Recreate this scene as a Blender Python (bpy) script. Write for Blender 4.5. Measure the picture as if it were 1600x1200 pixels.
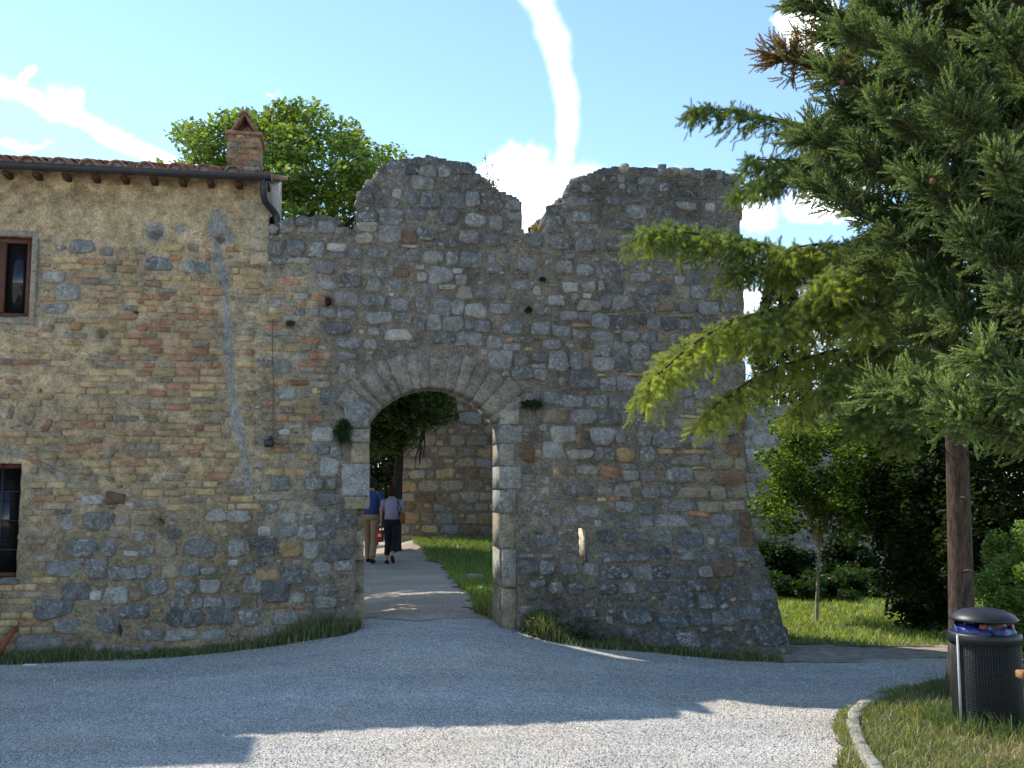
import bpy, math, random
import numpy as np
from mathutils import Vector

R = math.radians
for o in list(bpy.data.objects):
    bpy.data.objects.remove(o)
SC = bpy.context.scene
COL = SC.collection

# ------------------------------------------------------------------ camera
EYE = np.array([0.0, 0.0, 1.6]); PITCH = R(5.8)
cam = bpy.data.cameras.new('camera'); camo = bpy.data.objects.new('camera', cam)
COL.objects.link(camo); SC.camera = camo
camo.location = EYE; camo.rotation_euler = (R(90) + PITCH, 0, 0)
cam.sensor_width = 36; cam.lens = 36; cam.clip_end = 4000; cam.clip_start = 0.05

# ------------------------------------------------------------------ sky, sun, exposure
SUN_EL = R(47.0); SUN_DIR2 = np.array([-0.817, 0.577])          # horizontal direction towards the sun
sun_az = math.atan2(SUN_DIR2[0], SUN_DIR2[1])                     # clockwise from +Y
W = bpy.data.worlds.new('World'); SC.world = W; W.use_nodes = True
wt = W.node_tree; wn = wt.nodes; wl = wt.links
for n in list(wn): wn.remove(n)
F3 = np.array([0, math.cos(PITCH), math.sin(PITCH)]); U3 = np.array([0, -math.sin(PITCH), math.cos(PITCH)])
def ray(px, py):
    return F3 + np.array([(px - 800) / 1600., 0, 0]) + (600 - py) / 1600. * U3
def unit(v):
    v = np.asarray(v, float); return v / (np.linalg.norm(v) + 1e-12)
def skydir(px, py): return unit(ray(px, py))

def wnode(t, **k):
    n = wn.new(t)
    for a, b in k.items(): setattr(n, a, b)
    return n
sky = wnode('ShaderNodeTexSky', sky_type='NISHITA', sun_disc=False, sun_elevation=SUN_EL, sun_rotation=sun_az,
            altitude=300, air_density=1.0, dust_density=0.1, ozone_density=0.4)
tc = wnode('ShaderNodeTexCoord')
nz = wnode('ShaderNodeTexNoise'); nz.inputs['Scale'].default_value = 28; nz.inputs['Detail'].default_value = 7
nz.inputs['Roughness'].default_value = 0.62
wl.new(tc.outputs['Generated'], nz.inputs['Vector'])
nsub = wnode('ShaderNodeVectorMath', operation='SUBTRACT'); nsub.inputs[1].default_value = (.5, .5, .5)
wl.new(nz.outputs['Color'], nsub.inputs[0])
def warped(amp):
    sc_ = wnode('ShaderNodeVectorMath', operation='SCALE'); sc_.inputs['Scale'].default_value = amp
    wl.new(nsub.outputs[0], sc_.inputs[0])
    ad = wnode('ShaderNodeVectorMath', operation='ADD')
    wl.new(tc.outputs['Generated'], ad.inputs[0]); wl.new(sc_.outputs[0], ad.inputs[1])
    return ad.outputs[0]
warp_c = warped(0.055); warp_t = warped(0.018)
masks = []
def smooth_mask(dist_out, r0, r1, gain=1.0):
    m = wnode('ShaderNodeMapRange', interpolation_type='SMOOTHSTEP')
    m.inputs['From Min'].default_value = r1; m.inputs['From Max'].default_value = r0
    m.inputs['To Min'].default_value = 0; m.inputs['To Max'].default_value = gain
    wl.new(dist_out, m.inputs['Value']); return m.outputs[0]
def blob(px, py, rx, ry, gain=1.0, soft=.35):
    c = skydir(px, py)
    s = wnode('ShaderNodeVectorMath', operation='SUBTRACT'); s.inputs[1].default_value = c
    wl.new(warp_c, s.inputs[0])
    k = wnode('ShaderNodeVectorMath', operation='MULTIPLY')
    k.inputs[1].default_value = (1600. / rx, 1600. / rx, 1600. / ry); wl.new(s.outputs[0], k.inputs[0])
    l = wnode('ShaderNodeVectorMath', operation='LENGTH'); wl.new(k.outputs[0], l.inputs[0])
    masks.append(smooth_mask(l.outputs['Value'], soft, 1.15, gain))
def trail(pts, gain):
    for (x0, y0, w0), (x1, y1, w1) in zip(pts[:-1], pts[1:]):
        a = skydir(x0, y0); b = skydir(x1, y1); ab = b - a
        s = wnode('ShaderNodeVectorMath', operation='SUBTRACT'); s.inputs[1].default_value = a; wl.new(warp_t, s.inputs[0])
        d = wnode('ShaderNodeVectorMath', operation='DOT_PRODUCT'); d.inputs[1].default_value = ab / ab.dot(ab)
        wl.new(s.outputs[0], d.inputs[0])
        cl = wnode('ShaderNodeClamp'); wl.new(d.outputs['Value'], cl.inputs[0])
        v = wnode('ShaderNodeVectorMath', operation='SCALE'); v.inputs[0].default_value = ab
        wl.new(cl.outputs[0], v.inputs['Scale'])
        e = wnode('ShaderNodeVectorMath', operation='SUBTRACT'); wl.new(s.outputs[0], e.inputs[0]); wl.new(v.outputs[0], e.inputs[1])
        l = wnode('ShaderNodeVectorMath', operation='LENGTH'); wl.new(e.outputs[0], l.inputs[0])
        w = (w0 + w1) / 2 / 1600.
        masks.append(smooth_mask(l.outputs['Value'], w * .05, w * 1.4, gain))
trail([(700, -230, 27), (775, -90, 25), (838, -8, 22), (870, 78, 20), (886, 150, 17), (887, 215, 15), (884, 262, 13)], .7)
trail([(-420, -70, 22), (-150, 62, 20), (10, 140, 13), (90, 172, 13)], .3); trail([(90, 172, 13), (160, 204, 14), (262, 256, 13), (420, 330, 14)], .6)
blob(106, 158, 27, 22, .75, .2); blob(88, 174, 18, 15, .6, .2); blob(35, 128, 22, 12, .5); blob(420, 138, 14, 9, .3)
blob(812, 285, 62, 62, 1.1); blob(845, 330, 75, 75, 1.1); blob(905, 345, 130, 85, 1.1); blob(1010, 330, 150, 60, .9)
blob(1262, 45, 42, 60, 1.05); blob(1300, 312, 75, 38, 1.05); blob(1180, 330, 34, 30, .8); blob(1168, 500, 60, 60, .9)
blob(1250, 500, 80, 50, .8); blob(40, 230, 40, 8, .3)
blob(1900, 330, 260, 120, 1); blob(-500, 250, 240, 90, 1); blob(2300, 60, 300, 120, 1)
acc = masks[0]
for m in masks[1:]:
    mx = wnode('ShaderNodeMath', operation='MAXIMUM'); wl.new(acc, mx.inputs[0]); wl.new(m, mx.inputs[1]); acc = mx.outputs[0]
mul = wnode('ShaderNodeMath', operation='MULTIPLY', use_clamp=True); mul.inputs[1].default_value = 1.0
wl.new(acc, mul.inputs[0])
mix = wnode('ShaderNodeMix', data_type='RGBA')
hs = wnode('ShaderNodeHueSaturation'); hs.inputs['Saturation'].default_value = 1.1; wl.new(sky.outputs[0], hs.inputs['Color'])
wl.new(mul.outputs[0], mix.inputs['Factor']); wl.new(hs.outputs[0], mix.inputs['A'])
mix.inputs['B'].default_value = (9.5, 9.7, 10.0, 1)
bg = wnode('ShaderNodeBackground'); bg.inputs['Strength'].default_value = 0.113
wl.new(mix.outputs['Result'], bg.inputs['Color'])
wo = wnode('ShaderNodeOutputWorld'); wl.new(bg.outputs[0], wo.inputs['Surface'])

sl = bpy.data.lights.new('sun', 'SUN'); sl.energy = 2.3; sl.angle = R(0.53); sl.color = (1, .95, .86)
so = bpy.data.objects.new('sun', sl); COL.objects.link(so); so.location = (-20, 20, 25)
tosun = Vector((SUN_DIR2[0] * math.cos(SUN_EL), SUN_DIR2[1] * math.cos(SUN_EL), math.sin(SUN_EL)))
so.rotation_euler = tosun.to_track_quat('Z', 'Y').to_euler()
SC.view_settings.view_transform = 'Standard'; SC.view_settings.look = 'None'
SC.view_settings.exposure = 1.36; SC.view_settings.gamma = 1.0; SC.view_settings.use_curve_mapping = False
SC.cycles.max_bounces = 6; SC.cycles.diffuse_bounces = 3; SC.cycles.transparent_max_bounces = 6
SC.cycles.use_denoising = True

# ------------------------------------------------------------------ helpers
random.seed(7); RNG = np.random.default_rng(11)
WLOC = {}
def wl_of(o): return np.array(WLOC.get(o.name, (0, 0, 0)), float) if o else np.zeros(3)

class MB:
    def __init__(s): s.v = []; s.f = []; s.c = []; s.n = 0
    def add(s, v, f, col=(1, 1, 1, 0)):
        v = np.asarray(v, float); f = np.asarray(f, int)
        s.v.append(v); s.f.append(f + s.n); s.n += len(v)
        c = np.asarray(col, float)
        if c.ndim == 1:
            if len(c) == 3: c = np.append(c, 0)
            c = np.tile(c, (len(v), 1))
        s.c.append(c)
    def build(s, name, mat, parent=None, origin=None, smooth=False, kind=None):
        V = np.concatenate(s.v); C = np.concatenate(s.c)
        if C.shape[1] == 3: C = np.c_[C, np.zeros(len(C))]
        pw = wl_of(parent)
        og = pw if origin is None else np.asarray(origin, float)
        me = bpy.data.meshes.new(name)
        tot = np.concatenate([np.full(len(f), f.shape[1]) for f in s.f])
        lv = np.concatenate([f.ravel() for f in s.f]); st = np.r_[0, np.cumsum(tot)[:-1]]
        me.vertices.add(len(V)); me.vertices.foreach_set('co', (V - og).ravel())
        me.loops.add(len(lv)); me.loops.foreach_set('vertex_index', lv)
        me.polygons.add(len(tot)); me.polygons.foreach_set('loop_start', st); me.polygons.foreach_set('loop_total', tot)
        if smooth: me.polygons.foreach_set('use_smooth', np.ones(len(tot), bool))
        at = me.color_attributes.new('Col', 'FLOAT_COLOR', 'POINT'); at.data.foreach_set('color', C.ravel())
        me.update(calc_edges=True); me.validate()
        me.materials.append(mat)
        o = bpy.data.objects.new(name, me); COL.objects.link(o)
        o.location = og - pw; o.parent = parent; WLOC[o.name] = og
        if kind: o['kind'] = kind
        return o
def share(src, name, parent, loc, rot=None, mat4=None):
    o = bpy.data.objects.new(name, src.data); COL.objects.link(o); o.parent = parent
    o.location = np.asarray(loc) - wl_of(parent); WLOC[o.name] = np.asarray(loc, float)
    if rot is not None: o.rotation_euler = rot
    return o
def empty(name, loc, label, cat, group=None):
    o = bpy.data.objects.new(name, None); COL.objects.link(o); o.location = loc; WLOC[o.name] = np.asarray(loc, float)
    o.empty_display_size = .2; o['label'] = label; o['category'] = cat
    if group: o['group'] = group
    return o
def tag(o, label=None, cat=None, group=None, kind=None):
    if label: o['label'] = label
    if cat: o['category'] = cat
    if group: o['group'] = group
    if kind: o['kind'] = kind
    return o
BOXF = np.array([[0, 3, 2, 1], [4, 5, 6, 7], [0, 1, 5, 4], [1, 2, 6, 5], [2, 3, 7, 6], [3, 0, 4, 7]])
def box(mb, c, size, col=(1, 1, 1, 0), ax=None, jit=0):
    """box of centre c; ax = 3x3 rows of axes"""
    sx, sy, sz = np.asarray(size) / 2.
    v = np.array([[-sx, -sy, -sz], [sx, -sy, -sz], [sx, sy, -sz], [-sx, sy, -sz], [-sx, -sy, sz], [sx, -sy, sz], [sx, sy, sz], [-sx, sy, sz]])
    if jit: v = v + RNG.normal(0, jit, v.shape)
    if ax is not None: v = v @ np.asarray(ax)
    mb.add(v + np.asarray(c), BOXF, col)
def bev_box(mb, c, size, b, col=(1, 1, 1, 0), ax=None, jit=0):
    """box with chamfered edges (24 verts)"""
    h = np.asarray(size) / 2.; vs = []; idx = {}
    for sx in (-1, 1):
        for sy in (-1, 1):
            for sz in (-1, 1):
                sg = np.array([sx, sy, sz])
                for a in range(3):
                    p = sg * (h - b); p[a] = sg[a] * h[a]
                    idx[(sx, sy, sz, a)] = len(vs); vs.append(p)
    fs = []; tr = []
    for a in range(3):
        u, w = (a + 1) % 3, (a + 2) % 3
        for s_ in (-1, 1):
            q = []
            for su, sw in ((-1, -1), (1, -1), (1, 1), (-1, 1)):
                k = [0, 0, 0]; k[a] = s_; k[u] = su; k[w] = sw; q.append(idx[(*k, a)])
            fs.append(q if s_ > 0 else q[::-1])
        for su in (-1, 1):            # edges along axis a
            for sw in (-1, 1):
                q = []
                for t, ax_ in ((-1, u), (1, u), (1, w), (-1, w)):
                    k = [0, 0, 0]; k[a] = t; k[u] = su; k[w] = sw; q.append(idx[(*k, ax_)])
                fs.append(q if su * sw < 0 else q[::-1])
    for sx in (-1, 1):
        for sy in (-1, 1):
            for sz in (-1, 1):
                t = [idx[(sx, sy, sz, a)] for a in range(3)]
                tr.append(t if sx * sy * sz > 0 else t[::-1])
    v = np.array(vs)
    if jit: v = v + RNG.normal(0, jit, v.shape)
    if ax is not None: v = v @ np.asarray(ax)
    n0 = mb.n
    mb.add(v + np.asarray(c), fs, col)
    mb.f.append(np.array(tr) + n0)
def tube(mb, pts, rad, n=8, col=(1, 1, 1, 0), cap=True):
    P = np.asarray(pts, float); k = len(P); rad = np.broadcast_to(np.asarray(rad, float), (k,))
    T = np.gradient(P, axis=0); T /= np.linalg.norm(T, axis=1)[:, None] + 1e-12
    a = np.array([0, 0, 1.]) if abs(T[0][2]) < .9 else np.array([1., 0, 0])
    x = unit(np.cross(T[0], a)); vs = []
    th = np.arange(n) * 2 * math.pi / n
    for i in range(k):
        x = unit(x - T[i] * x.dot(T[i])); y = np.cross(T[i], x)
        vs.append(P[i] + rad[i] * (np.cos(th)[:, None] * x + np.sin(th)[:, None] * y))
    V = np.concatenate(vs); i = np.arange(n); j = (i + 1) % n
    F = np.concatenate([np.stack([r * n + i, r * n + j, (r + 1) * n + j, (r + 1) * n + i], 1) for r in range(k - 1)])
    n0 = mb.n
    mb.add(V, F, col)
    if cap and n > 2:
        mb.f.append(np.array([np.arange(n)[::-1]]) + n0); mb.f.append(np.array([np.arange(n) + (k - 1) * n]) + n0)
def lathe(mb, prof, c, n=32, col=(1, 1, 1, 0), sx=1, sy=1):
    th = np.arange(n) * 2 * math.pi / n; V = []
    for r, z in prof: V.append(np.stack([c[0] + r * sx * np.cos(th), c[1] + r * sy * np.sin(th), np.full(n, c[2] + z)], 1))
    i = np.arange(n); j = (i + 1) % n
    F = np.concatenate([np.stack([r * n + i, r * n + j, (r + 1) * n + j, (r + 1) * n + i], 1) for r in range(len(prof) - 1)])
    mb.add(np.concatenate(V), F, col)
def spline(pts, n):
    P = np.asarray(pts, float); t = np.linspace(0, len(P) - 1, n); out = []
    for u in t:
        i = min(int(u), len(P) - 2); f = u - i
        p0 = P[max(i - 1, 0)]; p1 = P[i]; p2 = P[i + 1]; p3 = P[min(i + 2, len(P) - 1)]
        out.append(.5 * (2 * p1 + (p2 - p0) * f + (2 * p0 - 5 * p1 + 4 * p2 - p3) * f * f + (3 * p1 - p0 - 3 * p2 + p3) * f ** 3))
    return np.array(out)
def S(t): t = np.clip(t, 0, 1); return t * t * (3 - 2 * t)
# smooth value noise (numpy), 2-D and vectorised
_PERM = np.random.default_rng(5).random((256, 256))
def vnoise(x, y, oct=3):
    x = np.asarray(x, float); y = np.asarray(y, float); tot = 0; amp = .5
    for k in range(oct):
        xi = np.floor(x).astype(int); yi = np.floor(y).astype(int); fx = S(x - xi); fy = S(y - yi)
        g = lambda a, b: _PERM[a % 256, b % 256]
        tot = tot + amp * ((g(xi, yi) * (1 - fx) + g(xi + 1, yi) * fx) * (1 - fy) + (g(xi, yi + 1) * (1 - fx) + g(xi + 1, yi + 1) * fx) * fy)
        x = x * 2.03 + 17.3; y = y * 2.03 + 5.1; amp *= .5
    return tot / (1 - .5 ** oct)
def inpoly(px, py, poly):
    px = np.asarray(px, float); py = np.asarray(py, float); r = np.zeros(px.shape, bool); n = len(poly)
    for i in range(n):
        x0, y0 = poly[i]; x1, y1 = poly[(i + 1) % n]
        if y0 == y1: continue
        c = ((y0 > py) != (y1 > py)) & (px < (x1 - x0) * (py - y0) / (y1 - y0) + x0); r ^= c
    return r

# ------------------------------------------------------------------ materials
def new_mat(name):
    m = bpy.data.materials.new(name); m.use_nodes = True; nt = m.node_tree
    b = nt.nodes['Principled BSDF']; b.inputs['Roughness'].default_value = .9
    b.inputs['Specular IOR Level'].default_value = .25
    return m, nt, b
def N(nt, t, **k):
    n = nt.nodes.new(t)
    for a, b in k.items(): setattr(n, a, b)
    return n
def noise(nt, vec, scale, detail=4, rough=.6):
    n = N(nt, 'ShaderNodeTexNoise'); n.inputs['Scale'].default_value = scale; n.inputs['Detail'].default_value = detail
    n.inputs['Roughness'].default_value = rough; nt.links.new(vec, n.inputs['Vector']); return n.outputs['Fac']
def mrange(nt, v, a, b, c, d):
    n = N(nt, 'ShaderNodeMapRange'); nt.links.new(v, n.inputs['Value'])
    for k, x in zip(('From Min', 'From Max', 'To Min', 'To Max'), (a, b, c, d)): n.inputs[k].default_value = x
    return n.outputs[0]
def mixc(nt, fac, A, B, mode='MIX'):
    n = N(nt, 'ShaderNodeMix', data_type='RGBA', blend_type=mode)
    for s_, x in (('Factor', fac), ('A', A), ('B', B)):
        if isinstance(x, (int, float)): n.inputs[s_].default_value = x
        elif isinstance(x, tuple): n.inputs[s_].default_value = (*x[:3], 1)
        else: nt.links.new(x, n.inputs[s_])
    return n.outputs['Result']
def bump(nt, b, h, dist, strength=1):
    n = N(nt, 'ShaderNodeBump'); n.inputs['Distance'].default_value = dist; n.inputs['Strength'].default_value = strength
    nt.links.new(h, n.inputs['Height']); nt.links.new(n.outputs[0], b.inputs['Normal'])
def math2(nt, op, a, b):
    n = N(nt, 'ShaderNodeMath', operation=op)
    for i, x in enumerate((a, b)):
        if isinstance(x, (int, float)): n.inputs[i].default_value = x
        else: nt.links.new(x, n.inputs[i])
    return n.outputs[0]
def mat_masonry(name, pits=1.0, grain=1.0):
    m, nt, b = new_mat(name)
    at = N(nt, 'ShaderNodeAttribute', attribute_name='Col'); pos = N(nt, 'ShaderNodeNewGeometry').outputs['Position']
    n1 = noise(nt, pos, 11, 7, .65); n2 = noise(nt, pos, 46, 6, .7); n3 = noise(nt, pos, 23, 5, .62); n4 = noise(nt, pos, 3.1, 3)
    f = mrange(nt, n1, .3, .7, .6, 1.36); g = mrange(nt, n2, .3, .7, 1 - .42 * grain, 1 + .4 * grain)
    h4 = mrange(nt, n4, .3, .7, .82, 1.15)
    k = math2(nt, 'MULTIPLY', math2(nt, 'MULTIPLY', f, g), h4)
    cc = N(nt, 'ShaderNodeCombineXYZ')
    for i in range(3): nt.links.new(k, cc.inputs[i])
    c = mixc(nt, 1.0, at.outputs['Color'], cc.outputs[0], 'MULTIPLY')
    lich = math2(nt, 'MULTIPLY', mrange(nt, n3, .53, .63, 0, 1), at.outputs['Alpha'])
    c = mixc(nt, lich, c, (.46, .45, .41))
    pit = mrange(nt, n2, .62, .70, 0, .7 * pits)
    c = mixc(nt, pit, c, (.035, .032, .03))
    nt.links.new(c, b.inputs['Base Color']); b.inputs['Roughness'].default_value = .95
    hh = math2(nt, 'SUBTRACT', math2(nt, 'ADD', n2, math2(nt, 'MULTIPLY', n1, 1.5)), pit)
    bump(nt, b, hh, .018, .8)
    return m
M_STONE = mat_masonry('stone'); M_MORTAR = mat_masonry('mortar', .45, 1.2); M_BRICK = mat_masonry('brick_clay', .3, .8)
def mat_plain(name, col, rough=.8, var=.25, scale=20, metal=0, bumpd=.0, attr=False, spec=.3):
    m, nt, b = new_mat(name); pos = N(nt, 'ShaderNodeNewGeometry').outputs['Position']
    n1 = noise(nt, pos, scale, 5); f = mrange(nt, n1, .3, .7, 1 - var, 1 + var)
    cc = N(nt, 'ShaderNodeCombineXYZ')
    for i in range(3): nt.links.new(f, cc.inputs[i])
    src = N(nt, 'ShaderNodeAttribute', attribute_name='Col').outputs['Color'] if attr else tuple(col)
    nt.links.new(mixc(nt, 1.0, src, cc.outputs[0], 'MULTIPLY'), b.inputs['Base Color'])
    b.inputs['Roughness'].default_value = rough; b.inputs['Metallic'].default_value = metal; b.inputs['Specular IOR Level'].default_value = spec
    if bumpd: bump(nt, b, n1, bumpd)
    return m
M_VCOL = mat_plain('painted', (1, 1, 1), attr=True, var=.18, scale=30)
M_TILE = mat_plain('terracotta', (1, 1, 1), attr=True, var=.45, scale=26, bumpd=.006, rough=.9)
M_METAL = mat_plain('dark_painted_metal', (.018, .018, .022), rough=.45, var=.3, scale=12, spec=.5)
M_WOOD = mat_plain('varnished_wood', (.085, .03, .016), rough=.5, var=.35, scale=18)
M_RAFTER = mat_plain('old_timber', (.06, .032, .018), rough=.9, var=.4, scale=25, bumpd=.004)
M_CLOTH = mat_plain('cloth', (1, 1, 1), attr=True, var=.15, scale=14, rough=.95)
M_SKIN = mat_plain('skin', (.42, .22, .14), rough=.6, var=.08)
def mat_glass():
    m, nt, b = new_mat('window_glass'); b.inputs['Base Color'].default_value = (.012, .013, .014, 1)
    b.inputs['Roughness'].default_value = .06; b.inputs['Specular IOR Level'].default_value = .5
    pos = N(nt, 'ShaderNodeNewGeometry').outputs['Position']; bump(nt, b, noise(nt, pos, 4, 2), .01, .15); return m
M_GLASS = mat_glass()
def mat_leaf(name, trans=.4, gloss=.06, rough=.45):
    m = bpy.data.materials.new(name); m.use_nodes = True; nt = m.node_tree
    for n in list(nt.nodes): nt.nodes.remove(n)
    at = N(nt, 'ShaderNodeAttribute', attribute_name='Col')
    d = N(nt, 'ShaderNodeBsdfDiffuse'); t = N(nt, 'ShaderNodeBsdfTranslucent'); g = N(nt, 'ShaderNodeBsdfGlossy')
    g.inputs['Roughness'].default_value = rough; g.inputs['Color'].default_value = (1, 1, 1, 1)
    nt.links.new(at.outputs['Color'], d.inputs['Color'])
    tw = mixc(nt, 1.0, at.outputs['Color'], (1.55, 1.5, .5), 'MULTIPLY'); nt.links.new(tw, t.inputs['Color'])
    a = N(nt, 'ShaderNodeMixShader'); a.inputs[0].default_value = trans; nt.links.new(d.outputs[0], a.inputs[1]); nt.links.new(t.outputs[0], a.inputs[2])
    e = N(nt, 'ShaderNodeMixShader'); e.inputs[0].default_value = gloss; nt.links.new(a.outputs[0], e.inputs[1]); nt.links.new(g.outputs[0], e.inputs[2])
    o = N(nt, 'ShaderNodeOutputMaterial'); nt.links.new(e.outputs[0], o.inputs['Surface']); return m
M_LEAF = mat_leaf('leaf', .45, .05); M_LEAFG = mat_leaf('glossy_leaf', .4, .012, .5); M_NEEDLE = mat_leaf('needle', .48, .03, .5)
M_GRASS = mat_leaf('grass_blade', .4, .03, .5)
def mat_bark():
    m, nt, b = new_mat('bark'); at = N(nt, 'ShaderNodeAttribute', attribute_name='Col'); pos = N(nt, 'ShaderNodeNewGeometry').outputs['Position']
    mp = N(nt, 'ShaderNodeMapping'); mp.inputs['Scale'].default_value = (1, 1, .22); nt.links.new(pos, mp.inputs['Vector'])
    n1 = noise(nt, mp.outputs[0], 48, 6, .7); cc = N(nt, 'ShaderNodeCombineXYZ'); f = mrange(nt, n1, .35, .65, .35, 1.4)
    for i in range(3): nt.links.new(f, cc.inputs[i])
    nt.links.new(mixc(nt, 1.0, at.outputs['Color'], cc.outputs[0], 'MULTIPLY'), b.inputs['Base Color']); b.inputs['Roughness'].default_value = .95
    bump(nt, b, n1, .02, 1); return m
M_BARK = mat_bark()
def mat_gravel(name='gravel', WARM0=(.62, .58, .52), WARM1=(.66, .58, .47)):
    m, nt, b = new_mat(name); pos = N(nt, 'ShaderNodeNewGeometry').outputs['Position']
    vo = N(nt, 'ShaderNodeTexVoronoi'); vo.inputs['Scale'].default_value = 82; nt.links.new(pos, vo.inputs['Vector'])
    sep = N(nt, 'ShaderNodeSeparateColor'); nt.links.new(vo.outputs['Color'], sep.inputs[0])
    f = mrange(nt, sep.outputs[0], 0, 1, .62, 1.36); d = mrange(nt, vo.outputs['Distance'], .3, .75, 1, .6)
    n4 = noise(nt, pos, .55, 5, .6); n5 = noise(nt, pos, 4.5, 5, .7); n6 = noise(nt, pos, 170, 2)
    k = math2(nt, 'MULTIPLY', math2(nt, 'MULTIPLY', f, d), math2(nt, 'MULTIPLY', mrange(nt, n5, .3, .7, .88, 1.12), mrange(nt, n6, .3, .7, .85, 1.15)))
    mpw = N(nt, 'ShaderNodeMapping'); mpw.inputs['Scale'].default_value = (.5, 1.9, 1); mpw.inputs['Rotation'].default_value = (0, 0, .25); nt.links.new(pos, mpw.inputs['Vector']); n7 = noise(nt, mpw.outputs[0], .8, 5, .6)
    k = math2(nt, 'MULTIPLY', k, mrange(nt, n7, .35, .65, .84, 1.12))
    base = mixc(nt, mrange(nt, n4, .42, .62, 0, 1), WARM0, WARM1)
    cc = N(nt, 'ShaderNodeCombineXYZ')
    for i in range(3): nt.links.new(k, cc.inputs[i])
    nt.links.new(mixc(nt, 1.0, base, cc.outputs[0], 'MULTIPLY'), b.inputs['Base Color']); b.inputs['Roughness'].default_value = .95
    bump(nt, b, math2(nt, 'SUBTRACT', math2(nt, 'MULTIPLY', n5, 2.0), vo.outputs['Distance']), .012, .9); return m
M_GRAVEL = mat_gravel(); M_PATH = mat_gravel('path_grit', (.62, .5, .37), (.56, .44, .31))
def mat_soil():
    m, nt, b = new_mat('turf_soil'); pos = N(nt, 'ShaderNodeNewGeometry').outputs['Position']
    n1 = noise(nt, pos, 2.2, 6, .65); n2 = noise(nt, pos, 40, 5, .7)
    c = mixc(nt, mrange(nt, n1, .4, .6, 0, 1), (.13, .125, .06), (.36, .3, .2))
    c = mixc(nt, mrange(nt, n2, .35, .7, 0, .6), c, (.05, .045, .03)); nt.links.new(c, b.inputs['Base Color']); bump(nt, b, n2, .03, 1); return m
M_SOIL = mat_soil(); M_DIRT = mat_plain('bare_earth', (.3, .25, .18), rough=.95, var=.4, scale=9, bumpd=.02)

# ------------------------------------------------------------------ ground
def zg(x, y):
    x = np.asarray(x, float); y = np.asarray(y, float)
    g = np.exp(-((x + .85) / 1.55) ** 2)
    ramp = np.where(y < 10.9, S((y - 6.6) / 3.7), 1 - S((y - 11.2) / 9.0))
    bank = .27 * S((y - 20.5) / 6.) * S((x + 3.6) / 1.2) * (1 - S((x - 3) / 4))
    return .26 * g * ramp + bank
def on_ground(px, py):
    d = ray(px, py); t = 4.
    for _ in range(60):
        p = EYE + d * t; e = p[2] - zg(p[0], p[1]); t += e / max(.04, -d[2])
        if abs(e) < 1e-4: break
    return EYE + d * t
def at(px, py, Y): d = ray(px, py); return EYE + d * (Y / d[1])
def axis_pts(segs):
    o = []
    for a, b, st in segs: o.append(np.arange(a, b, st))
    return np.concatenate(o)
gx = axis_pts([(-600, -40, 80), (-40, -8, 2), (-8, 8, .16), (8, 40, 2), (40, 601, 80)])
gy = axis_pts([(-60, 0, 6), (0, 3, .6), (3, 14, .16), (14, 34, .5), (34, 80, 4), (80, 901, 90)])
GX, GY = np.meshgrid(gx, gy)
GZ = zg(GX, GY) + .012 * (vnoise(GX * 1.1, GY * 1.1, 3) - .5) * 2 * (np.hypot(GX, GY) < 40)
nx, ny = len(gx), len(gy); ii = (np.arange(ny - 1)[:, None] * nx + np.arange(nx - 1)[None]).ravel()
mb = MB(); mb.add(np.stack([GX.ravel(), GY.ravel(), GZ.ravel()], 1), np.stack([ii, ii + 1, ii + nx + 1, ii + nx], 1))
ground = mb.build('ground', M_GRAVEL, smooth=True, kind='structure')

def patch(name, poly, step, lift, mat, wob=.05, kind='structure', flat=False):
    """a lawn or dirt sheet inside a plan polygon, following the ground"""
    P = np.array(poly); x0, y0 = P.min(0); x1, y1 = P.max(0)
    xs = np.arange(x0, x1 + step, step); ys = np.arange(y0, y1 + step, step); X, Y = np.meshgrid(xs, ys)
    wx = X + wob * 4 * (vnoise(X * 2.3, Y * 2.3, 3) - .5); wy = Y + wob * 4 * (vnoise(X * 2.3 + 40, Y * 2.3, 3) - .5)
    cxm = (wx[:-1, :-1] + wx[1:, 1:]) / 2; cym = (wy[:-1, :-1] + wy[1:, 1:]) / 2
    keep = inpoly(cxm, cym, poly).ravel()
    Z = zg(X, Y) + lift + (.012 * (vnoise(X * 1.1, Y * 1.1, 3) - .5) * 2 if flat else .02 * (vnoise(X * 3, Y * 3, 2) - .3)); nx = len(xs)
    i = (np.arange(len(ys) - 1)[:, None] * nx + np.arange(nx - 1)[None]).ravel()[keep]
    m = MB(); m.add(np.stack([X.ravel(), Y.ravel(), Z.ravel()], 1), np.stack([i, i + 1, i + nx + 1, i + nx], 1))
    o = m.build(name, mat, smooth=True, kind=kind)
    return o
def gpoly(pts): return [tuple(on_ground(*p)[:2]) for p in pts]
lawn_right = gpoly([(1190, 1004), (1260, 1008), (1380, 1012), (1490, 1010), (1620, 1005), (1800, 1000)]) + [(14, 19), (2.3, 19), (2.5, 11.2)]
dirt_right = gpoly([(1205, 1034), (1300, 1036), (1480, 1030), (1700, 1020)]) + [(9, 12), (2.4, 12)]
lawn_front = gpoly([(1318, 1215), (1304, 1160), (1325, 1110), (1380, 1082), (1440, 1071), (1520, 1058), (1640, 1050), (1900, 1042)]) + [(12, 8), (12, -6), (2.0, -6), (1.7, 3.0)]
lawn_court = gpoly([(632, 846), (672, 862), (694, 885), (712, 910), (735, 935), (748, 962)]) + [(-.15, 11.8), (6, 12), (8, 26.8), (-3.2, 26.8)]
court_path = gpoly([(562, 968), (640, 972), (775, 968)]) + [(1.5, 12.), (1.5, 30), (-14, 44), (-22, 40), (-8, 26), (-4.5, 16), (-2.2, 11.3)]
patch('path', court_path, .1, .005, M_PATH, .05, flat=True)
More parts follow.
